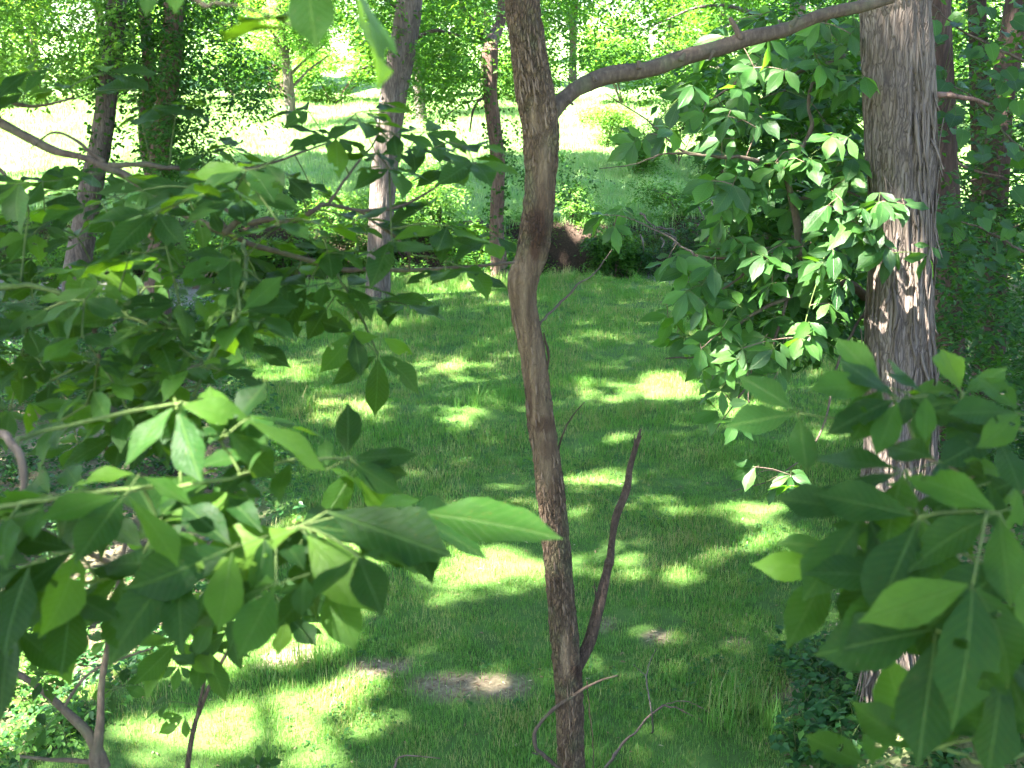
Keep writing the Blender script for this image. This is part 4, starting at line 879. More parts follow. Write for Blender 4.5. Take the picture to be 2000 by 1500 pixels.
    single(598, -75, 614, 100, 1.22, 1.24, 1, -FWD * .9 + UPC * .25 + RGT * -.3, SERR[0])
    single(688, -30, 798, 150, 1.2, 1.12, 1, -FWD * .25 + UPC * .6 + RGT * .7, HICK[1])
    single(570, 50, 430, 58, 1.25, 1.35, 1, UPC * .8 - FWD * .25, HICK[0]); single(580, 30, 480, 20, 1.25, 1.35, 1, UPC * .7 - FWD * .4, HICK[4])
    single(300, -50, 280, 30, 1.3, 1.3, 1, -FWD + UPC * .4, HICK[4]); single(350, -50, 340, 28, 1.3, 1.3, 1, -FWD + UPC * .3, HICK[2])
    T.finish(); print('left hickory leaves', T.n)
left_hickory()

def low_hickory():
    loc = np.array([-1.05, 1.15, 0]); loc[2] = height(loc[0], loc[1])
    T = NearTree('hickory_sapling', loc, 'nearest hickory sapling with large soft-focus leaves at lower left')
    tr = [loc + [0, 0, -.1], loc + [.0, 0, 1.2], loc + [.02, .03, 2.6], loc + [.03, .03, 3.9]]
    stick('trunk', tr, [0.03, 0.025, 0.02, 0.01], M_BRANCH, T.root, 12, 40, 0.4); T.paths.append(spline(tr, 30)[16:])
    d = 1.45
    s0 = np.array([loc[0] + .02, loc[1] + .03, P(0, 1150, d)[2]])
    T.branch([s0, P(-60, 1190, d), P(70, 1165, d), P(200, 1130, d), P(350, 1105, d), P(480, 1060, d), P(585, 1027, d)], 0.004, 0.0022, M_TWIG, n=50)
    T.branch([s0 + [0, 0, .1], P(-60, 1000, d), P(60, 980, d), P(200, 960, d), P(420, 940, d), P(560, 900, 1.6), P(680, 895, 1.75)], 0.004, 0.002, M_TWIG, n=50)
    T.branch([s0 + [0, 0, .2], P(-60, 850, 1.6), P(20, 870, 1.6), P(42, 930, 1.6), P(44, 985, 1.6)], 0.006, 0.005, M_GREYBARK)
    T.branch([P(20, 870, 1.6), P(90, 840, 1.7), P(340, 790, 1.6), P(480, 812, 1.6)], 0.004, 0.002, M_TWIG)
    T.branch([s0 + [0, 0, -.05], P(-60, 1060, 1.7), P(60, 1030, 1.7), P(250, 1112, 1.8), P(430, 1118, 1.8)], 0.006, 0.004, M_BRANCH)
    hubs = [(585, 1027, -2, .14, .17), (350, 1105, 215, .45, .165), (70, 1165, 250, .6, .17), (420, 940, 200, .35, .16), (790, 1005, -12, .12, .15), (200, 960, 232, .5, .15), (100, 965, 190, .4, .15), (345, 792, -62, .6, .14), (480, 812, -32, .35, .15), (150, 1075, 212, .5, .15), (245, 965, 255, .5, .14), (520, 885, 165, .3, .14), (620, 1045, -42, .55, .15), (700, 1085, -30, .4, .12), (640, 1120, -62, .6, .13), (60, 1100, 200, .4, .15), (310, 1020, 70, .7, .15), (540, 1140, 200, .4, .14), (455, 1070, 200, .4, .16), (240, 1120, 230, .5, .15), (20, 1010, 200, .4, .15), (30, 1230, 260, .6, .15), (140, 1160, 265, .6, .14), (430, 860, 120, .5, .13)]
    for x, y, a, k, L in hubs: T.compound(P(x, y, d + rng.uniform(-.1, .14)), a, L * .84, k * .72, n=5 if rng.random() < .55 else 3, jit=0.24)
    T.compound(P(680, 895, 1.8), 25, .12, .45, n=5); T.compound(P(700, 910, 1.8), -60, .11, .6, n=3)
    for x, y, a in [(540, 1165, -15), (480, 1170, 200), (420, 1200, 190), (350, 1250, 230), (395, 1265, -50), (330, 1280, 240), (560, 1200, -10), (450, 1230, 210), (400, 1150, 215)]:
        T.compound(P(x, y, 2.1), a, .10, rng.uniform(.3, .6), n=3)
    for bx, by, tx, ty, d1, nn in [(815, 1002, 1105, 1031, 1.42, UPC * .75 - FWD * .5), (640, 1000, 885, 1082, 1.38, UPC * .5 - FWD * .8), (590, 1030, 345, 1108, 1.4, UPC * .7 - FWD * .55), (600, 1045, 725, 1190, 1.36, UPC * .3 - FWD * .9), (330, 1075, 345, 955, 1.5, UPC * .3 - FWD * .9), (480, 820, 660, 905, 1.5, UPC * .75 - FWD * .35), (355, 785, 345, 925, 1.5, UPC * .3 - FWD * .9), (440, 840, 545, 935, 1.5, UPC * .5 - FWD * .7)]:
        a = P(bx, by, 1.45); b = P(tx, ty, d1); T.leaf(HICK[[4, 0, 2][T.n % 3]], a, b - a, nn, np.linalg.norm(b - a))
        stick('leaf_stalk', [T.nearest(a), a], [0.0022, 0.0016], M_TWIG, T.root, 5, 5)
    T.finish(); print('low hickory', T.n)
low_hickory()

def right_hickory():
    loc = np.array([1.12, 1.45, 0]); loc[2] = height(loc[0], loc[1])
    T = NearTree('hickory_sapling', loc, 'nearest hickory sapling with large soft-focus leaves at lower right')
    tr = [loc + [0, 0, -.1], loc + [0, 0, 1.4], loc + [-.05, 0, 2.6], loc + [-.06, 0.02, 4.1]]
    stick('trunk', tr, [0.03, 0.025, 0.02, 0.01], M_BRANCH, T.root, 12, 40, 0.4); T.paths.append(spline(tr, 30)[16:])
    d = 1.55
    def s(z): return np.array([loc[0] - .05, loc[1], z])
    T.branch([s(P(0, 960, d)[2]), P(2020, 960, d), P(1900, 930, d), P(1795, 885, d), P(1700, 830, d), P(1660, 790, d)], 0.0035, 0.002, M_BTWIG, n=50)
    T.branch([P(1795, 885, d), P(1770, 820, d), P(1725, 752, d)], 0.0025, 0.002, M_TWIG)
    T.branch([P(1720, 840, d), P(1640, 820, d), P(1560, 808, d)], 0.002, 0.0015, M_TWIG)
    T.branch([s(P(0, 1000, d)[2]), P(2000, 840, d), P(1930, 880, d), P(1875, 830, d), P(1882, 770, d)], 0.003, 0.002, M_TWIG)
    T.branch([s(P(0, 1120, 1.4)[2]), P(2020, 1105, 1.4), P(1900, 1090, 1.4), P(1790, 1000, 1.4), P(1770, 920, 1.4)], 0.003, 0.002, M_TWIG)
    T.branch([s(P(0, 1250, 1.4)[2]), P(1950, 1200, 1.4), P(1800, 1130, 1.4), P(1650, 1070, 1.45)], 0.003, 0.002, M_TWIG)
    T.branch([s(P(0, 1500, 1.4)[2]), P(1980, 1480, 1.4), P(1880, 1470, 1.4), P(1810, 1460, 1.4)], 0.003, 0.002, M_TWIG)
    hubs = [(1560, 808, 195, .45, .125, 1.55), (1725, 752, 168, .55, .13, 1.55), (1878, 770, 85, .5, .115, 1.6), (1755, 778, 190, .35, .125, 1.5), (1780, 800, -10, .4, .09, 1.6), (1885, 785, 178, .2, .12, 1.6), (1945, 852, 190, .4, .12, 1.5), (1990, 805, 170, .4, .12, 1.5),
            (1765, 920, 196, .28, .17, 1.4), (1795, 1010, 222, .5, .15, 1.3), (1690, 1000, 225, .55, .15, 1.35), (1950, 1000, 200, .5, .15, 1.25), (1620, 1110, 232, .55, .13, 1.45), (1780, 1130, 220, .6, .16, 1.3), (1900, 1140, 250, .65, .16, 1.2), (1985, 1090, 262, .6, .16, 1.25), (1830, 1230, 248, .75, .16, 1.25), (1960, 1290, 262, .7, .16, 1.25), (1810, 1468, 105, .7, .14, 1.35), (1930, 1440, 92, .7, .13, 1.3), (1995, 1420, 110, .7, .14, 1.3), (1720, 1090, 240, .5, .14, 1.4), (1700, 1500, 150, .5, .12, 1.4), (1880, 960, 200, .4, .14, 1.45), (1920, 1220, 225, .6, .15, 1.3), (1990, 940, 190, .4, .13, 1.5)]
    for x, y, a, k, L, dd in hubs: T.compound(P(x, y, dd), a, L * .88, k, n=5 if rng.random() < .25 else 3, jit=0.24)
    T.finish(); print('right hickory', T.n)
right_hickory()

# ================================================================== small saplings and stems
def sap(name, label, stems, leaves, L=0.07, mat=M_BRANCH, d=3.2):
    b = P(*stems[0][0][:2], d); loc = np.array([b[0], b[1], height(b[0], b[1])])
    T = NearTree(name, loc, label, 'sapling')
    for k, (pts) in enumerate(stems):
        q = [P(x, y, d) for x, y, w in pts]; r = [w / 2 / FPX * d for x, y, w in pts]
        if k == 0: lo = [loc + [0, 0, -.05]] + [loc + (q[0] - loc) * u for u in np.linspace(.08, .97, 14)]; q = lo + q[1:]; r = list(np.linspace(r[0] * 1.3, r[0], len(lo))) + r[1:]
        stick('stem' if k == 0 else 'branch', q, r, mat, T.root, 9, 16 + 8 * len(q), 0.35); T.paths.append(spline(q, 30)[10:])
    for x, y, a, k in leaves: T.compound(P(x, y, d + rng.uniform(-.1, .1)), a, L, k, n=3, rt=0.0014)
    T.finish(); return T
sap('forked_sapling', 'forked grey sapling stem rising at the bottom left corner', [[(215, 1510, 34), (190, 1480, 28), (195, 1400, 16), (198, 1330, 13), (212, 1250, 12), (228, 1150, 9), (245, 1060, 7)], [(200, 1500, 26), (178, 1440, 22), (120, 1380, 17), (55, 1328, 13), (10, 1300, 10)], [(195, 1490, 12), (120, 1485, 9), (40, 1478, 6)], [(125, 1380, 7), (170, 1320, 6), (240, 1285, 5), (300, 1265, 3)]], [(95, 1310, 160, .6), (85, 1330, -30, .5), (225, 1345, 200, .5), (240, 1340, 20, .5), (300, 1260, 30, .5), (20, 1290, 180, .5), (240, 1060, 60, .5), (90, 1420, 200, .5), (210, 1250, 150, .5)], 0.075)
sap('twin_stem_sapling', 'thin reddish sapling with two upright stems at the lower left', [[(362, 1510, 11), (375, 1440, 10), (400, 1360, 8), (440, 1280, 7), (480, 1215, 6), (505, 1170, 5)], [(378, 1430, 8), (395, 1350, 6), (415, 1260, 6), (440, 1170, 5), (452, 1100, 4)], [(452, 1262, 3), (500, 1230, 3), (545, 1195, 2)]], [(590, 1215, 10, .5), (545, 1190, 50, .5), (360, 1400, 210, .4), (330, 1370, 200, .4), (350, 1300, 250, .5), (505, 1165, 30, .5), (450, 1100, 120, .5), (370, 1290, 60, .5)], 0.075, M_DEAD)
sap('low_sapling', 'sapling tip with a few leaves at the bottom edge', [[(500, 1560, 8), (500, 1520, 6), (505, 1495, 5)]], [(505, 1495, 170, .5), (500, 1500, 20, .4)], 0.08, M_BTWIG)
g = ground_at(292, 800); dg = (g - CAM) @ FWD
v, f, _, _ = tube([g - [0, 0, .1], PV(289, 770, dg, 800), PV(283, 742, dg, 800), PV(268, 705, dg, 800), PV(250, 672, dg, 800), PV(236, 648, dg, 800)], [.036, .036, .034, .032, .028, .018], 9, 40, None, 0.5)
o = obj('dead_stick', quads_to_mesh('dead_stick', v, f), M_CEDAR_STRIP)
tag(o, 'pale broken stick standing among the plants left of the lawn', 'stick')
g = ground_at(1290, 1420)
t = thing('dead_sapling', ground_at(1275, 1425), 'bare pale twig forking upright on the lawn beside the slender trunk', 'twig')
dg = 6.6
stick('stem', [t.location + Vector((0, 0, -.03)), P(1274, 1400, dg), P(1266, 1350, dg), P(1262, 1320, dg)], [0.006, 0.005, 0.004], M_CEDAR_STRIP, t, 6, 20, 1.0)
stick('branch', [P(1262, 1320, dg), P(1270, 1290, dg), P(1283, 1266, dg)], [0.0035, 0.0018], M_CEDAR_STRIP, t, 6, 12, 0.8)
stick('branch', [P(1262, 1320, dg), P(1250, 1310, dg), P(1236, 1297, dg)], [0.003, 0.0016], M_CEDAR_STRIP, t, 6, 12, 0.8)
def fallen(label, px, r, name='fallen_branch'):
    q = []
    for x, y, lift in px:
        p = ground_at(x, y); p[2] += lift; q.append(p)
    o = stick(name, q, [r, r * .8, r * .4], M_BTWIG, None, 7, 40, 1.2); tag(o, label, 'branch'); return o
fallen('fallen bare branch curving along the grass at the bottom of the picture', [(1180, 1510, .03), (1230, 1460, .08), (1280, 1420, .14), (1310, 1408, .12), (1355, 1404, .02)], 0.010)
fallen('short fallen stick on the bare patch at the bottom edge', [(770, 1510, .04), (785, 1490, .05), (860, 1488, .03)], 0.008)
fallen('thin fallen twig among litter left of the cedar base', [(1300, 1380, .03), (1350, 1382, .04), (1420, 1420, .02)], 0.005)

# ================================================================== far side of the creek
def shrub(name, label, px, py, d, r, n, size, mat, stems=5, group=None, lump=0.5, ratio=0.5, lift=0.0, k=8):
    q = P(px, py, d); z = height(q[0], q[1]); loc = np.array([q[0], q[1], z])
    t = thing(name, loc, label, 'shrub', group); r = np.asarray(r, float)
    top = loc + [0, 0, r[2] * 1.0 + lift]
    pts = lumps(top, r, n, k, lump)
    pts[:, 2] = np.maximum(pts[:, 2], height(pts[:, 0], pts[:, 1]) + 0.08)
    foliage('foliage', pts, mat, t, 8, 0.34 * r.mean() ** 0.5, size, 0.35, ratio=ratio)
    for i in range(stems):
        e = pts[rng.integers(len(pts))]; stick('stem', [loc + [rng.normal(0, .08), 0, -.1], (loc + e) / 2 + [rng.normal(0, .1), 0, .1], e], [0.03, 0.02, 0.008], M_BTWIG, t, 6, 14)
    return t
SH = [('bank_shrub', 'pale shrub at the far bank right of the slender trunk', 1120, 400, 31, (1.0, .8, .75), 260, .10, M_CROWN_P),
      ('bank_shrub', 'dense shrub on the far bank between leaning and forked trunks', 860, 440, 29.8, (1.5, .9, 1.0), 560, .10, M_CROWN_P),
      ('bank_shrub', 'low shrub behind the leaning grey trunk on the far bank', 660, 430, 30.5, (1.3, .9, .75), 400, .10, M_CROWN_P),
      ('bank_shrub', 'dark leafy shrub above the reddish bank right of centre', 1185, 470, 29.6, (.75, .6, .75), 260, .10, M_CROWN_D),
      ('bank_shrub', 'bushy shrub on top of the bank left of centre', 560, 440, 31, (1.1, .9, .6), 260, .10, M_CROWN_D),
      ('bank_shrub', 'leafy shrub at the bank edge behind the sapling branches', 1330, 380, 32, (1.6, .9, .75), 380, .10, M_CROWN),
      ('bank_shrub', 'shrub on the bank at the foot of the vine-covered trunk', 370, 460, 28.5, (1.5, 1.0, .9), 380, .11, M_CROWN),
      ('bank_shrub', 'shrub at far left on the creek bank below the field', 120, 470, 27.5, (2.0, 1.0, 1.0), 520, .11, M_CROWN),
      ('rounded_bush', 'tall rounded bush with small bluish leaves on the far field', 1320, 290, 40, (2.1, 1.5, 2.3), 1300, .10, M_CROWN_D),
      ('bank_shrub', 'loose shrub hiding the foot of the forked tree', 925, 500, 27.6, (.9, .6, .75), 240, .10, M_CROWN),
      ('bank_shrub', 'sunlit weeds clump on the creek lip beside the leaning trunk', 800, 560, 25.6, (.8, .4, .3), 120, .08, M_CROWN_P),
      ('bank_shrub', 'weedy clump on the creek lip below the reddish bank', 1290, 500, 27.5, (1.0, .5, .28), 150, .08, M_CROWN),
      ('bank_shrub', 'big dark bush on the bank behind the thick cedar', 1560, 400, 30, (2.6, 1.4, 1.3), 700, .11, M_CROWN_D),
      ('bank_shrub', 'dark bush at the far right end of the lawn', 1900, 560, 20, (2.2, 1.2, 1.1), 700, .09, M_CROWN_D)]
for a in SH: shrub(*a)
for px_, w_ in [(480, 'left of the dark hollow'), (740, 'right behind the leaning grey trunk'), (790, 'right of the leaning grey trunk'), (1000, 'directly behind the slender trunk'), (1230, 'above the hanging roots'), (1450, 'behind the sapling leaves'), (230, 'below the leaning ivy trunk'), (30, 'at the left picture edge'), (700, 'just left of the leaning grey trunk'), (880, 'left of the forked trunk'), (940, 'at the forked trunk'), (1200, 'right of the reddish bare earth'), (390, 'below the vine-covered trunk'), (560, 'above the dark hollow'), (635, 'between the dark hollow and the leaning trunk'), (1330, 'hanging over the dark eroded bank')]:
    shrub('bank_shrub', 'low shrub draping the far bank ' + w_, px_, 490, 29.5, (rng.uniform(.85, 1.15), .6, .85), 340, .10, [M_CROWN, M_CROWN_D][px_ % 20 // 10], lift=.05)
# exposed roots on the eroded bank
n = 9000; bx = rng.uniform(-15, 15, n); by_ = bank_y(bx) + rng.uniform(-.25, 1.7, n)
bz = height(bx, by_); bpx, bpy_ = to_px(np.stack([bx, by_, bz], 1))
kk = (fbm(bx * .9, by_ * .9, 3, 4, 151) > -.22) & ~((bpx > 1082) & (bpx < 1132) & (by_ < bank_y(bx) + .9)) & ~((bpx > 540) & (bpx < 690) & (by_ < bank_y(bx) + .6)) & ~((bpx > 1270) & (bpx < 1420) & (by_ < bank_y(bx) + .6))
q = np.stack([bx, by_, bz + rng.uniform(.02, .55, n) * np.clip(.6 + fbm(bx * .7, by_, 6, 3, 153), .1, 1)], 1)[kk]
o = foliage('bank_undergrowth', q, M_CROWN, None, 6, .28, .095, .45); tag(o, 'tangled low growth along the top of the far creek bank', 'undergrowth', kind='stuff')
def roots(label, seeds, d):
    t = thing('exposed_roots', ground_at(seeds[0][0], seeds[0][1]), label, 'roots')
    for x, y, dx, dy in seeds:
        stick('root', [P(x, y, d), P(x + dx * .4 + rng.normal(0, 8), y + dy * .5, d - .1), P(x + dx, y + dy, d - .2)], [0.03, 0.02, 0.01], M_GREYBARK, t, 6, 18, 1.5)
roots('pale bare roots hanging from the dark eroded bank at right', [(1250, 415, 30, 50), (1280, 445, 35, 8), (1300, 452, 12, 30), (1390, 390, -14, 60), (1400, 400, -40, 40), (1250, 460, 6, 25), (1290, 465, 2, 20), (1360, 400, 10, 55)], 28.8)
roots('thin pale roots over the dark hollow at left of centre', [(590, 505, -6, 55), (600, 520, -18, 40), (625, 512, 12, 40), (585, 540, 8, 25), (610, 540, -20, 20)], 26.6)

# stones in the creek bed
def stone_mesh(s):
    r = np.random.default_rng(s); v = [(0, 0, 1), (0, 0, -1)] ; n = 7
    for i, zz in enumerate((.55, -.1, -.6)):
        for j in range(n): a = (j + .5 * i) * 2 * math.pi / n; rr = [.75, 1, .7][i] * r.uniform(.8, 1.1); v.append((rr * math.cos(a), rr * math.sin(a) * .8, zz * r.uniform(.85, 1.1)))
    f = []
    for j in range(n):
        k = (j + 1) % n; f += [(0, 2 + j, 2 + k), (1, 2 + 2 * n + k, 2 + 2 * n + j)]
        for i in (0, 1): a, b = 2 + i * n + j, 2 + i * n + k; f += [(a, a + n, b + n), (a, b + n, b)]
    v = np.array(v) * [1, 1, .5]; return mesh_np('creek_stone', v, np.array(f), smooth=True)
SM = [stone_mesh(i) for i in range(4)]
for m in SM: m.materials.append(M_STONE)
for i in range(46):
    x = rng.uniform(-4.5, 5.5); y = bank_y(x) - rng.uniform(.2, 2.4)
    o = bpy.data.objects.new('creek_stone', SM[i % 4]); C.objects.link(o); s = rng.uniform(.05, .16)
    o.location = (x, y, height(x, y) + s * .2); o.scale = (s, s, s); o.rotation_euler = (0, 0, rng.uniform(0, 6))
    tag(o, 'pale grey stone lying in the shallow creek bed', 'stone', 'stones in the creek bed')

# tree line behind the far field
def line_tree(x, y, hgt, r, n, size, mat, label, low=0.25, group='trees behind the far field', bark=M_GREYBARK):
    z = height(x, y); t = thing('background_tree', (x, y, z), label, 'tree', group)
    loc = np.array([x, y, z]); lean = rng.normal(0, .4, 2)
    stick('trunk', [loc - [0, 0, .2], loc + [lean[0] * .4, lean[1] * .4, hgt * .4], loc + [lean[0], lean[1], hgt * .9]], [0.26, 0.2, 0.08], bark, t, 10, 24, 0.3)
    for k in range(6):
        a = rng.uniform(0, 6.28); h0 = hgt * rng.uniform(.2, .6); stick('limb', [loc + [0, 0, h0], loc + [math.cos(a) * r * .4, math.sin(a) * r * .4, h0 + .7], loc + [math.cos(a) * r * .8, math.sin(a) * r * .8, h0 + 1.3]], [0.08, 0.03], bark, t, 6, 12)
    c = lumps(loc + [0, 0, hgt * (.5 + low * .5)], (r, r, hgt * (.5 - low * .5)), n, 16, .42)
    c[:, 2] = np.maximum(c[:, 2], height(c[:, 0], c[:, 1]) + .1)
    foliage('crown', c, mat, t, 9, 0.75, size, 0.4)
    return t
LT = [(-34, 60, 'leftmost'), (-27.5, 66, 'second'), (-22, 62, 'third'), (-16.5, 68, 'fourth'), (-11.5, 64, 'fifth'), (-6.5, 67, 'sixth'), (-1.5, 63, 'seventh'), (3.5, 66, 'eighth'), (8.5, 62, 'ninth'), (13.5, 67, 'tenth'), (18.5, 61, 'eleventh'), (24, 65, 'twelfth'), (30, 62, 'thirteenth'), (36, 66, 'fourteenth')]
for i, (x, y, w) in enumerate(LT):
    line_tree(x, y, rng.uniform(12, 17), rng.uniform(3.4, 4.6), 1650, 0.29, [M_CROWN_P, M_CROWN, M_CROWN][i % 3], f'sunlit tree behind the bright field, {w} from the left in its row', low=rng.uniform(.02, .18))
for i, (x, y) in enumerate([(-14, 58), (-9, 57), (-4.5, 58.5), (1, 57.5), (5.5, 56), (10, 54), (14.5, 52), (-20, 57), (19, 50), (-25, 56)]):
    q, _ = to_px(np.array([x, y, 3.0])); z = height(x, y)
    t = thing('field_shrub', (x, y, z), f'sunlit shrub at the upper edge of the bright field, {["third","fourth","fifth","sixth","seventh","eighth","ninth","second","tenth","first"][i]} from the left', 'shrub', 'shrubs along the field edge')
    c = lumps(np.array([x, y, z + 1.6]), (3.0, 1.3, 1.7), 850, 10, .5); c[:, 2] = np.maximum(c[:, 2], height(c[:, 0], c[:, 1]) + .1)
    foliage('foliage', c, M_CROWN_P if i % 2 else M_CROWN, t, 8, .5, .2, .3)
    for k in range(4): e = c[rng.integers(len(c))]; stick('stem', [np.array([x, y, z - .1]), (np.array([x, y, z]) + e) / 2, e], [.05, .02], M_BTWIG, t, 6, 8)
for i, (x, y, w) in enumerate([(8.5, 47, 'left'), (12.5, 44, 'middle'), (17, 46, 'right')]):
    line_tree(x, y, rng.uniform(9, 11), 3.0, 1500, 0.17, [M_CROWN, M_CROWN_D, M_CROWN][i], f'{w} of three leafy trees standing on the right side of the far field', low=.03, group='trees on the right side of the far field')
for i, (px_, d_, w_) in enumerate([(1250, 38, 'low bush at the left foot of the rounded bush'), (1420, 37, 'bush right of the rounded bush, behind the sapling'), (1180, 44, 'small bush on the sunlit slope right of the slender trunk')]):
    shrub('field_bush', w_, px_, 320, d_, (1.3, 1.0, 1.0), 520, .12, [M_CROWN, M_CROWN_D, M_CROWN_P][i])
for i, (x, y, w) in enumerate([(-9.5, 49, 'sapling'), (-4.0, 51, 'taller sapling')]):
    line_tree(x, y, 7 + 2 * i, 2.0 + .4 * i, 800, 0.17, [M_CROWN_P, M_CROWN][i], f'lone {w} with loose crown in the sunlit field left of the slender trunk', low=.3, group='saplings in the far field')
# a second, farther row that closes the view between them
far = []
for x in np.arange(-70, 71, 3.2):
    y = 92 + rng.uniform(-6, 6); z = height(x, y); far.append(lumps(np.array([x, y, z + 3.5]), (2.8, 2.8, 4.2), 260, 7, .5))
o = foliage('distant_wood', np.vstack(far), M_CROWN_P, None, 8, 1.1, .42, .3); tag(o, 'hazy sunlit wood far behind the field', 'wood', kind='stuff')
# broad sunlit trunk in the tree line
bt = P(545, 128, 58); bt[2] = height(bt[0], bt[1])
t = thing('background_tree', bt, 'thick sunlit brown trunk standing behind the bright field at left', 'tree', 'trees behind the far field')
big_trunk('trunk', [bt + [0.1, 0, 9], bt + [0, 0, 4], bt + [0, 0, 1.0], bt + [0, 0, -.2]], [.35, .45, .52, .65], M_REDBARK, t, 28, 60, .08, 14, 1.0, 77)
foliage('crown', lumps(bt + [0, 0, 8.5], (4, 4, 3), 420, 12, .45), M_CROWN, t, 9, .75, .24, .4)

# ================================================================== shade trees whose crowns stand over the lawn
def canopy():
    trunks = [(-9.5, 7), (-11.5, 14), (-9, 1.5), (-14.5, 21), (-17, 29), (-16.5, 33.5), (-19, 13), (-4.5, -3.5), (-18, 37)]
    roots_ = []
    for x, y in trunks:
        z = height(x, y); t = thing('shade_tree', (x, y, z), 'tall broadleaf tree beside the lawn whose crown casts the dappled shade', 'tree', 'shade trees around the lawn'); roots_.append(t)
        big_trunk('trunk', [(x + rng.normal(0, .3), y + rng.normal(0, .3), z + 24), (x, y, z + 12), (x, y, z + 3), (x, y, z - .2)], [.08, .24, .33, .42], M_GREYBARK, t, 20, 40, .08, 12, 1, 5)
    tx = np.array(trunks)
    n = 22000
    g = np.stack([rng.uniform(-15, 13, n), rng.uniform(0.0, 43, n), np.zeros(n)], 1)
    h = rng.uniform(17, 25, n)
    q = g + SUN[None] * (h / SUN[2])[:, None]
    own = np.argmin((q[:, None, 0] - tx[None, :, 0]) ** 2 + (q[:, None, 1] - tx[None, :, 1]) ** 2, 1)
    for k, t in enumerate(roots_):
        c = q[own == k]
        if not len(c): continue
        foliage('crown', c, M_CROWN, t, 9, 0.8, 0.32, 0.25, carve=True, ratio=0.65, jit=0.3)
        x, y = trunks[k]
        for e in c[rng.choice(len(c), min(len(c), 26), replace=False)]:
            z0 = min(e[2] - .6, rng.uniform(12, 17)); b = np.array([x, y, z0])
            stick('limb', [b, b + (e - b) * .5 + [0, 0, .5], e], [0.09, 0.05, 0.02], M_GREYBARK, t, 6, 12, .4)
canopy()
def right_wood():
    for i, (x, y) in enumerate([(9.5, 12), (12, 19), (8.2, 6.0), (13.5, 27)]):
        z = height(x, y); t = thing('wood_edge_tree', (x, y, z), 'shady tree of the wood edge to the right of the lawn', 'tree', 'wood edge trees on the right')
        big_trunk('trunk', [(x, y, z + 10), (x, y, z + 5), (x, y, z - .2)], [.08, .18, .25], M_REDBARK, t, 18, 30, .08, 12, 1, 9)
        foliage('crown', lumps(np.array([x, y, z + 5.6]), (2.9, 2.9, 4.4), 900, 14, .42), M_CROWN_D, t, 9, .55, .17, .35, carve=True)
right_wood()

# ================================================================== grass
def blade_tuft(k, nb, hmin, hmax, w, spread, seed, lean=0.5, mat=None):
    r = np.random.default_rng(seed); V, F, R = [], [], []
    for b in range(nb):
        x, y = r.normal(0, spread, 2); h = r.uniform(hmin, hmax); a = r.uniform(0, 6.283); ln = abs(r.normal(0.35, lean * .6)) * h
        dx, dy = math.cos(a), math.sin(a); sx, sy = -dy * w * .5, dx * w * .5; c = r.random()
        i = len(V)
        V += [(x - sx, y - sy, -.01), (x + sx, y + sy, -.01), (x + dx * ln * .35 - sx * .8, y + dy * ln * .35 - sy * .8, h * .6), (x + dx * ln * .35 + sx * .8, y + dy * ln * .35 + sy * .8, h * .6), (x + dx * ln, y + dy * ln, h)]
        F += [(i, i + 1, i + 3), (i, i + 3, i + 2), (i + 2, i + 3, i + 4)]; R += [c] * 5
    me = mesh_np(f'tuft', np.array(V), np.array(F), smooth=True, attrs={'rnd': R}); me.materials.append(mat or M_GRASS); return me
def scatter(name, pts, scl, meshes, label, cat=None):
    col = bpy.data.collections.new(name + '_source')
    for i, me in enumerate(meshes):
        o = bpy.data.objects.new(f'{name}_tuft_{i:02d}', me); col.objects.link(o)
    me = bpy.data.meshes.new(name); me.vertices.add(len(pts)); me.vertices.foreach_set('co', np.ascontiguousarray(pts, np.float32).ravel())
    for nme, val in (('scl', scl), ('yaw', rng.uniform(0, 6.283, len(pts)))):
        at = me.attributes.new(nme, 'FLOAT', 'POINT'); at.data.foreach_set('value', np.ascontiguousarray(val, np.float32))
    at = me.attributes.new('pick', 'INT', 'POINT'); at.data.foreach_set('value', rng.integers(0, len(meshes), len(pts)).astype(np.int32))
    ng = bpy.data.node_groups.new(name, 'GeometryNodeTree')
    ng.interface.new_socket('Geometry', in_out='INPUT', socket_type='NodeSocketGeometry'); ng.interface.new_socket('Geometry', in_out='OUTPUT', socket_type='NodeSocketGeometry')
    N = ng.nodes.new; gi, go = N('NodeGroupInput'), N('NodeGroupOutput')
    m2p = N('GeometryNodeMeshToPoints'); iop = N('GeometryNodeInstanceOnPoints'); ci = N('GeometryNodeCollectionInfo')
    ci.inputs['Collection'].default_value = col; ci.inputs['Separate Children'].default_value = True; ci.inputs['Reset Children'].default_value = True
    def attr(n, t): a = N('GeometryNodeInputNamedAttribute'); a.data_type = t; a.inputs['Name'].default_value = n; return a.outputs['Attribute']
    cx = N('ShaderNodeCombineXYZ'); ng.links.new(attr('yaw', 'FLOAT'), cx.inputs['Z'])
    ng.links.new(gi.outputs[0], m2p.inputs['Mesh']); ng.links.new(m2p.outputs[0], iop.inputs['Points']); ng.links.new(ci.outputs[0], iop.inputs['Instance'])
    iop.inputs['Pick Instance'].default_value = True; ng.links.new(attr('pick', 'INT'), iop.inputs['Instance Index'])
    ng.links.new(cx.outputs[0], iop.inputs['Rotation']); ng.links.new(attr('scl', 'FLOAT'), iop.inputs['Scale']); ng.links.new(iop.outputs[0], go.inputs[0])
    o = obj(name, me); md = o.modifiers.new('scatter', 'NODES'); md.node_group = ng
    tag(o, label, cat, kind='stuff'); return o
def in_view(x, y, margin=620):
    z = height(x, y); px, py = to_px(np.stack([x, y, z], -1)); return (px > -margin) & (px < 2000 + margin) & (py < 1500 + margin) & (py > -100)
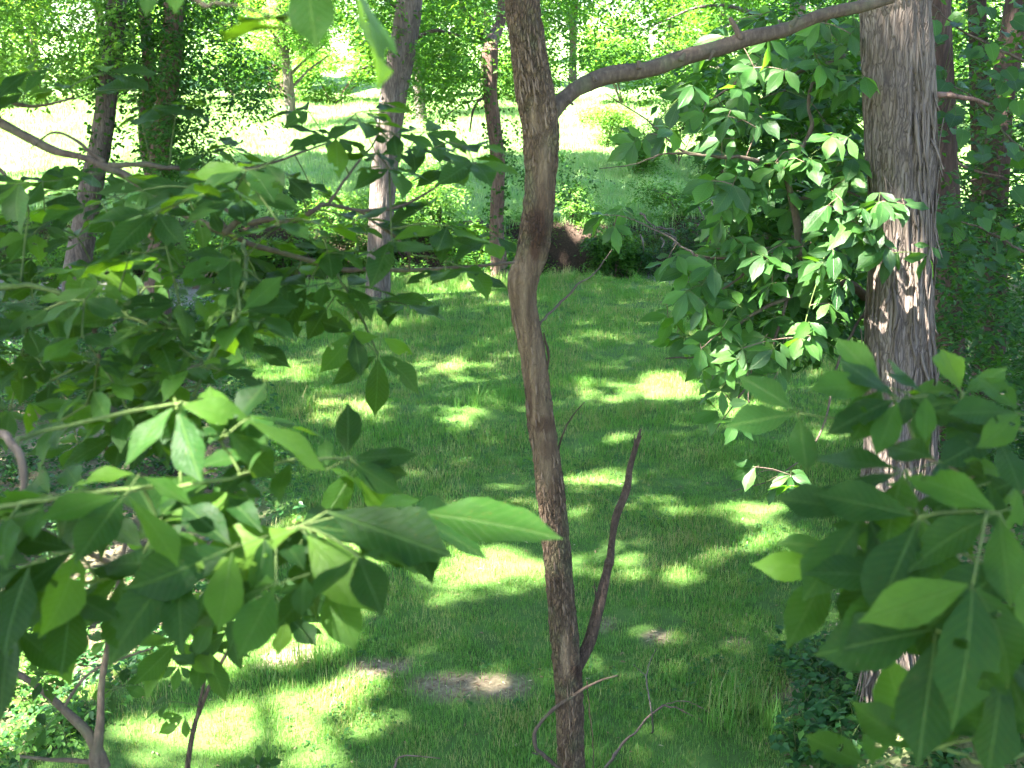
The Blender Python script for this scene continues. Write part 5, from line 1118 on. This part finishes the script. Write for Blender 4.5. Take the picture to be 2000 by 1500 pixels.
def near_grass():
    P_, S_ = [], []
    for y0, y1, dens, sc in [(5.6, 9, 150, .95), (9, 13, 105, 1.1), (13, 18, 62, 1.4), (18, 25.4, 40, 1.75)]:
        w0, w1 = -0.62 * y1 - 1.2, 0.62 * y1 + 1.2; n = int((w1 - w0) * (y1 - y0) * dens)
        x = rng.uniform(w0, w1, n); y = rng.uniform(y0, y1, n)
        k = in_view(x, y) & (x > edge_l(y) - .15 - 1.6 * sstep(9.5, 8.0, y) + .3 * fbm(x * 2, y * 2)) & (x < edge_r(y) + .25 + .5 * fbm(x * 2, y * 2, 4)); x, y = x[k], y[k]
        s = soil_mask(x, y); thin = sstep(-.55, .15, fbm(x * .9, y * .9, 2, 4, 33))
        dec = sstep(11, 6.5, y) * 0.45
        k = rng.random(len(x)) < (1 - .93 * s) * (1 - dec * (1 - thin)); x, y = x[k], y[k]
        P_.append(np.stack([x, y, height(x, y)], 1)); S_.append(sc * rng.uniform(.7, 1.25, len(x)) * (1 + .75 * fbm(x * 1.1, y * 1.1, 0, 4, 71)))
    p = np.vstack(P_); s = np.concatenate(S_); print('tufts', len(p))
    ms = [blade_tuft(i, 36, .026, .064, .0036, .060, 100 + i) for i in range(8)]
    scatter('lawn_grass', p, s, ms, 'mown green grass covering the dappled lawn', 'grass')
    # taller grass by trunk feet and along the creek lip
    q = []
    for cx, cy, rx, ry, n in [(738, 600, 90, 14, 60), (800, 640, 90, 8, 30), (915, 790, 25, 10, 7), (600, 800, 25, 30, 16), (1240, 495, 45, 14, 60), (1220, 480, 30, 12, 30), (640, 575, 120, 14, 60), (1000, 555, 80, 8, 40), (600, 1300, 60, 10, 8), (1350, 480, 120, 14, 60), (300, 575, 160, 20, 90), (860, 560, 220, 10, 150), (1180, 545, 120, 8, 70), (1450, 530, 140, 10, 70), (560, 870, 30, 25, 14), (1450, 1400, 60, 40, 18)]:
        for _ in range(n): q.append(ground_at(cx + rng.uniform(-rx, rx), cy + rng.uniform(-ry, ry)))
    ms = [blade_tuft(i, 16, .14, .34, .007, .05, 300 + i, .7) for i in range(5)]
    scatter('tall_grass', np.array(q), rng.uniform(.6, 1.15, len(q)), ms, 'longer unmown grass at trunk feet and creek lip', 'grass')
    n = 26000; x = rng.uniform(-34, 34, n); y = rng.uniform(30.6, 60, n); k = in_view(x, y) & (y > bank_y(x) + .75); x, y = x[k], y[k]
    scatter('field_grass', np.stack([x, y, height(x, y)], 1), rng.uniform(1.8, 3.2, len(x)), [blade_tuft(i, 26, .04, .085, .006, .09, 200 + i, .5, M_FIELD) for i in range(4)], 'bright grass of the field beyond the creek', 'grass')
near_grass()

# ================================================================== undergrowth, litter
def plants_at(px_list, d_label, group, hgt, size, n_leaf, mat=M_COVER, name='undergrowth_plant'):
    for x, y in px_list:
        g = ground_at(x, y); t = thing(name, g, d_label, 'plant', group)
        cs = []
        for s_ in range(rng.integers(3, 6)):
            e = g + [rng.normal(0, hgt * .35), rng.normal(0, hgt * .35), hgt * rng.uniform(.5, 1.1)]
            stick('stalk', [g, (g + e) / 2 + [0, 0, hgt * .15], e], [.004, .002], M_TWIG, t, 5, 8)
            cs.append(g + (e - g) * rng.uniform(.35, 1.0, (n_leaf, 1)))
        foliage('foliage', np.vstack(cs), mat, t, 4, size * 1.3, size, .35, ratio=.62, jit=.3)
pl = [(rng.uniform(1540, 1720), rng.uniform(1270, 1495)) for _ in range(26)]; plants_at(pl, 'low leafy undergrowth plant left of the cedar foot', 'undergrowth at the cedar foot', .30, .075, 4)
pl = [(rng.uniform(1780, 2040), rng.uniform(1180, 1495)) for _ in range(30)]; plants_at(pl, 'leafy undergrowth plant on the slope right of the cedar foot', 'undergrowth right of the cedar', .38, .085, 5)
pl = [(rng.uniform(30, 430), rng.uniform(600, 820)) for _ in range(44)]; plants_at(pl, 'leafy plant in the green tangle left of the lawn', 'undergrowth left of the lawn', .45, .085, 6)
pl = [(rng.uniform(-30, 220), rng.uniform(1260, 1500)) for _ in range(26)]; plants_at(pl, 'sunlit weed in the bottom left corner', 'weeds in the bottom left corner', .24, .055, 5, M_CROWN_P, 'weed')
pl = [(rng.uniform(-20, 360), rng.uniform(830, 1180)) for _ in range(16)]; plants_at(pl, 'small leafy plant on the dark soil left of the lawn', 'plants on the bare soil at left', .22, .06, 4)
def ground_cover():
    n = 26000; x = rng.uniform(-14, -1.5, n); y = rng.uniform(6.0, 25, n)
    dl = edge_l(y) - x + .5 * fbm(x * 1.5, y * 1.5, 3)
    dens = np.where(y > 11.5, 1.0, 0.62) * (fbm(x * .7, y * .7, 9, 3, 91) > -.25)
    k = in_view(x, y) & (dl > .1) & (rng.random(n) < dens); x, y = x[k], y[k]
    hh = (.05 + .55 * np.clip(.5 + fbm(x * .9, y * .9, 5, 3, 17), 0, 1)) * np.where(y > 11, 1, .5)
    q = np.stack([x, y, height(x, y) + hh * rng.uniform(.25, 1.0, len(x))], 1)
    o = foliage('ground_cover', q, M_COVER, None, 5, .16, .075, .3, ratio=.62, jit=.35); tag(o, 'low tangled ground cover left of the lawn', 'ground cover', kind='stuff')
    n = 22000; x = rng.uniform(1.0, 12, n); y = rng.uniform(3.2, 24, n); dr = x - edge_r(y) + .5 * fbm(x * 1.6, y * 1.6, 4)
    k = in_view(x, y) & (dr > .15) & (rng.random(n) < sstep(0, 1.0, dr)) & (fbm(x, y, 2, 3, 94) > -.3); x, y = x[k], y[k]
    q = np.stack([x, y, height(x, y) + rng.uniform(.03, .32, len(x))], 1)
    o = foliage('undergrowth', q, M_COVER, None, 5, .16, .07, .3, ratio=.62, jit=.35); tag(o, 'dense low undergrowth on the slope around the cedar foot', 'undergrowth', kind='stuff')
    n = 16000; x = rng.uniform(-5.5, 8, n); y = rng.uniform(6, 22, n)
    k = in_view(x, y) & (x > edge_l(y)) & (x < edge_r(y)) & (fbm(x * .8, y * .8, 7, 4, 131) > .12) & (soil_mask(x, y) < .4); x, y = x[k], y[k]
    q = np.stack([x, y, height(x, y) + rng.uniform(.02, .06, len(x))], 1)
    o = foliage('clover', q, M_COVER, None, 4, .04, .03, .1, ratio=.85, jit=.3); tag(o, 'patches of clover and small weeds in the lawn', 'clover', kind='stuff')
    # dry leaves and straw on bare soil
    n = 60000; x = rng.uniform(-9, 5, n); y = rng.uniform(5.5, 14, n); s = soil_mask(x, y)
    w = np.maximum(s, np.maximum(sstep(.1, .6, edge_l(y) - x), .8 * sstep(-.2, .4, x - edge_r(y))))
    k = in_view(x, y) & (rng.random(n) < w * .5 + .02); x, y = x[k], y[k]
    q = np.stack([x, y, height(x, y) + .008], 1); m = len(q)
    v, f = leaf_cloud(q, .05, 0, 1.0, .35, None, .3)
    o = obj('leaf_litter', mesh_np('leaf_litter', v, f, smooth=False, attrs={'rnd': np.repeat(rng.random(m), 4)}), M_LITTER); tag(o, 'dry leaves and straw on the bare soil', 'leaf litter', kind='stuff')
ground_cover()
tot = sum(len(o.data.polygons) for o in bpy.data.objects if o.type == 'MESH')
print('objects', len(bpy.data.objects), 'faces', tot)
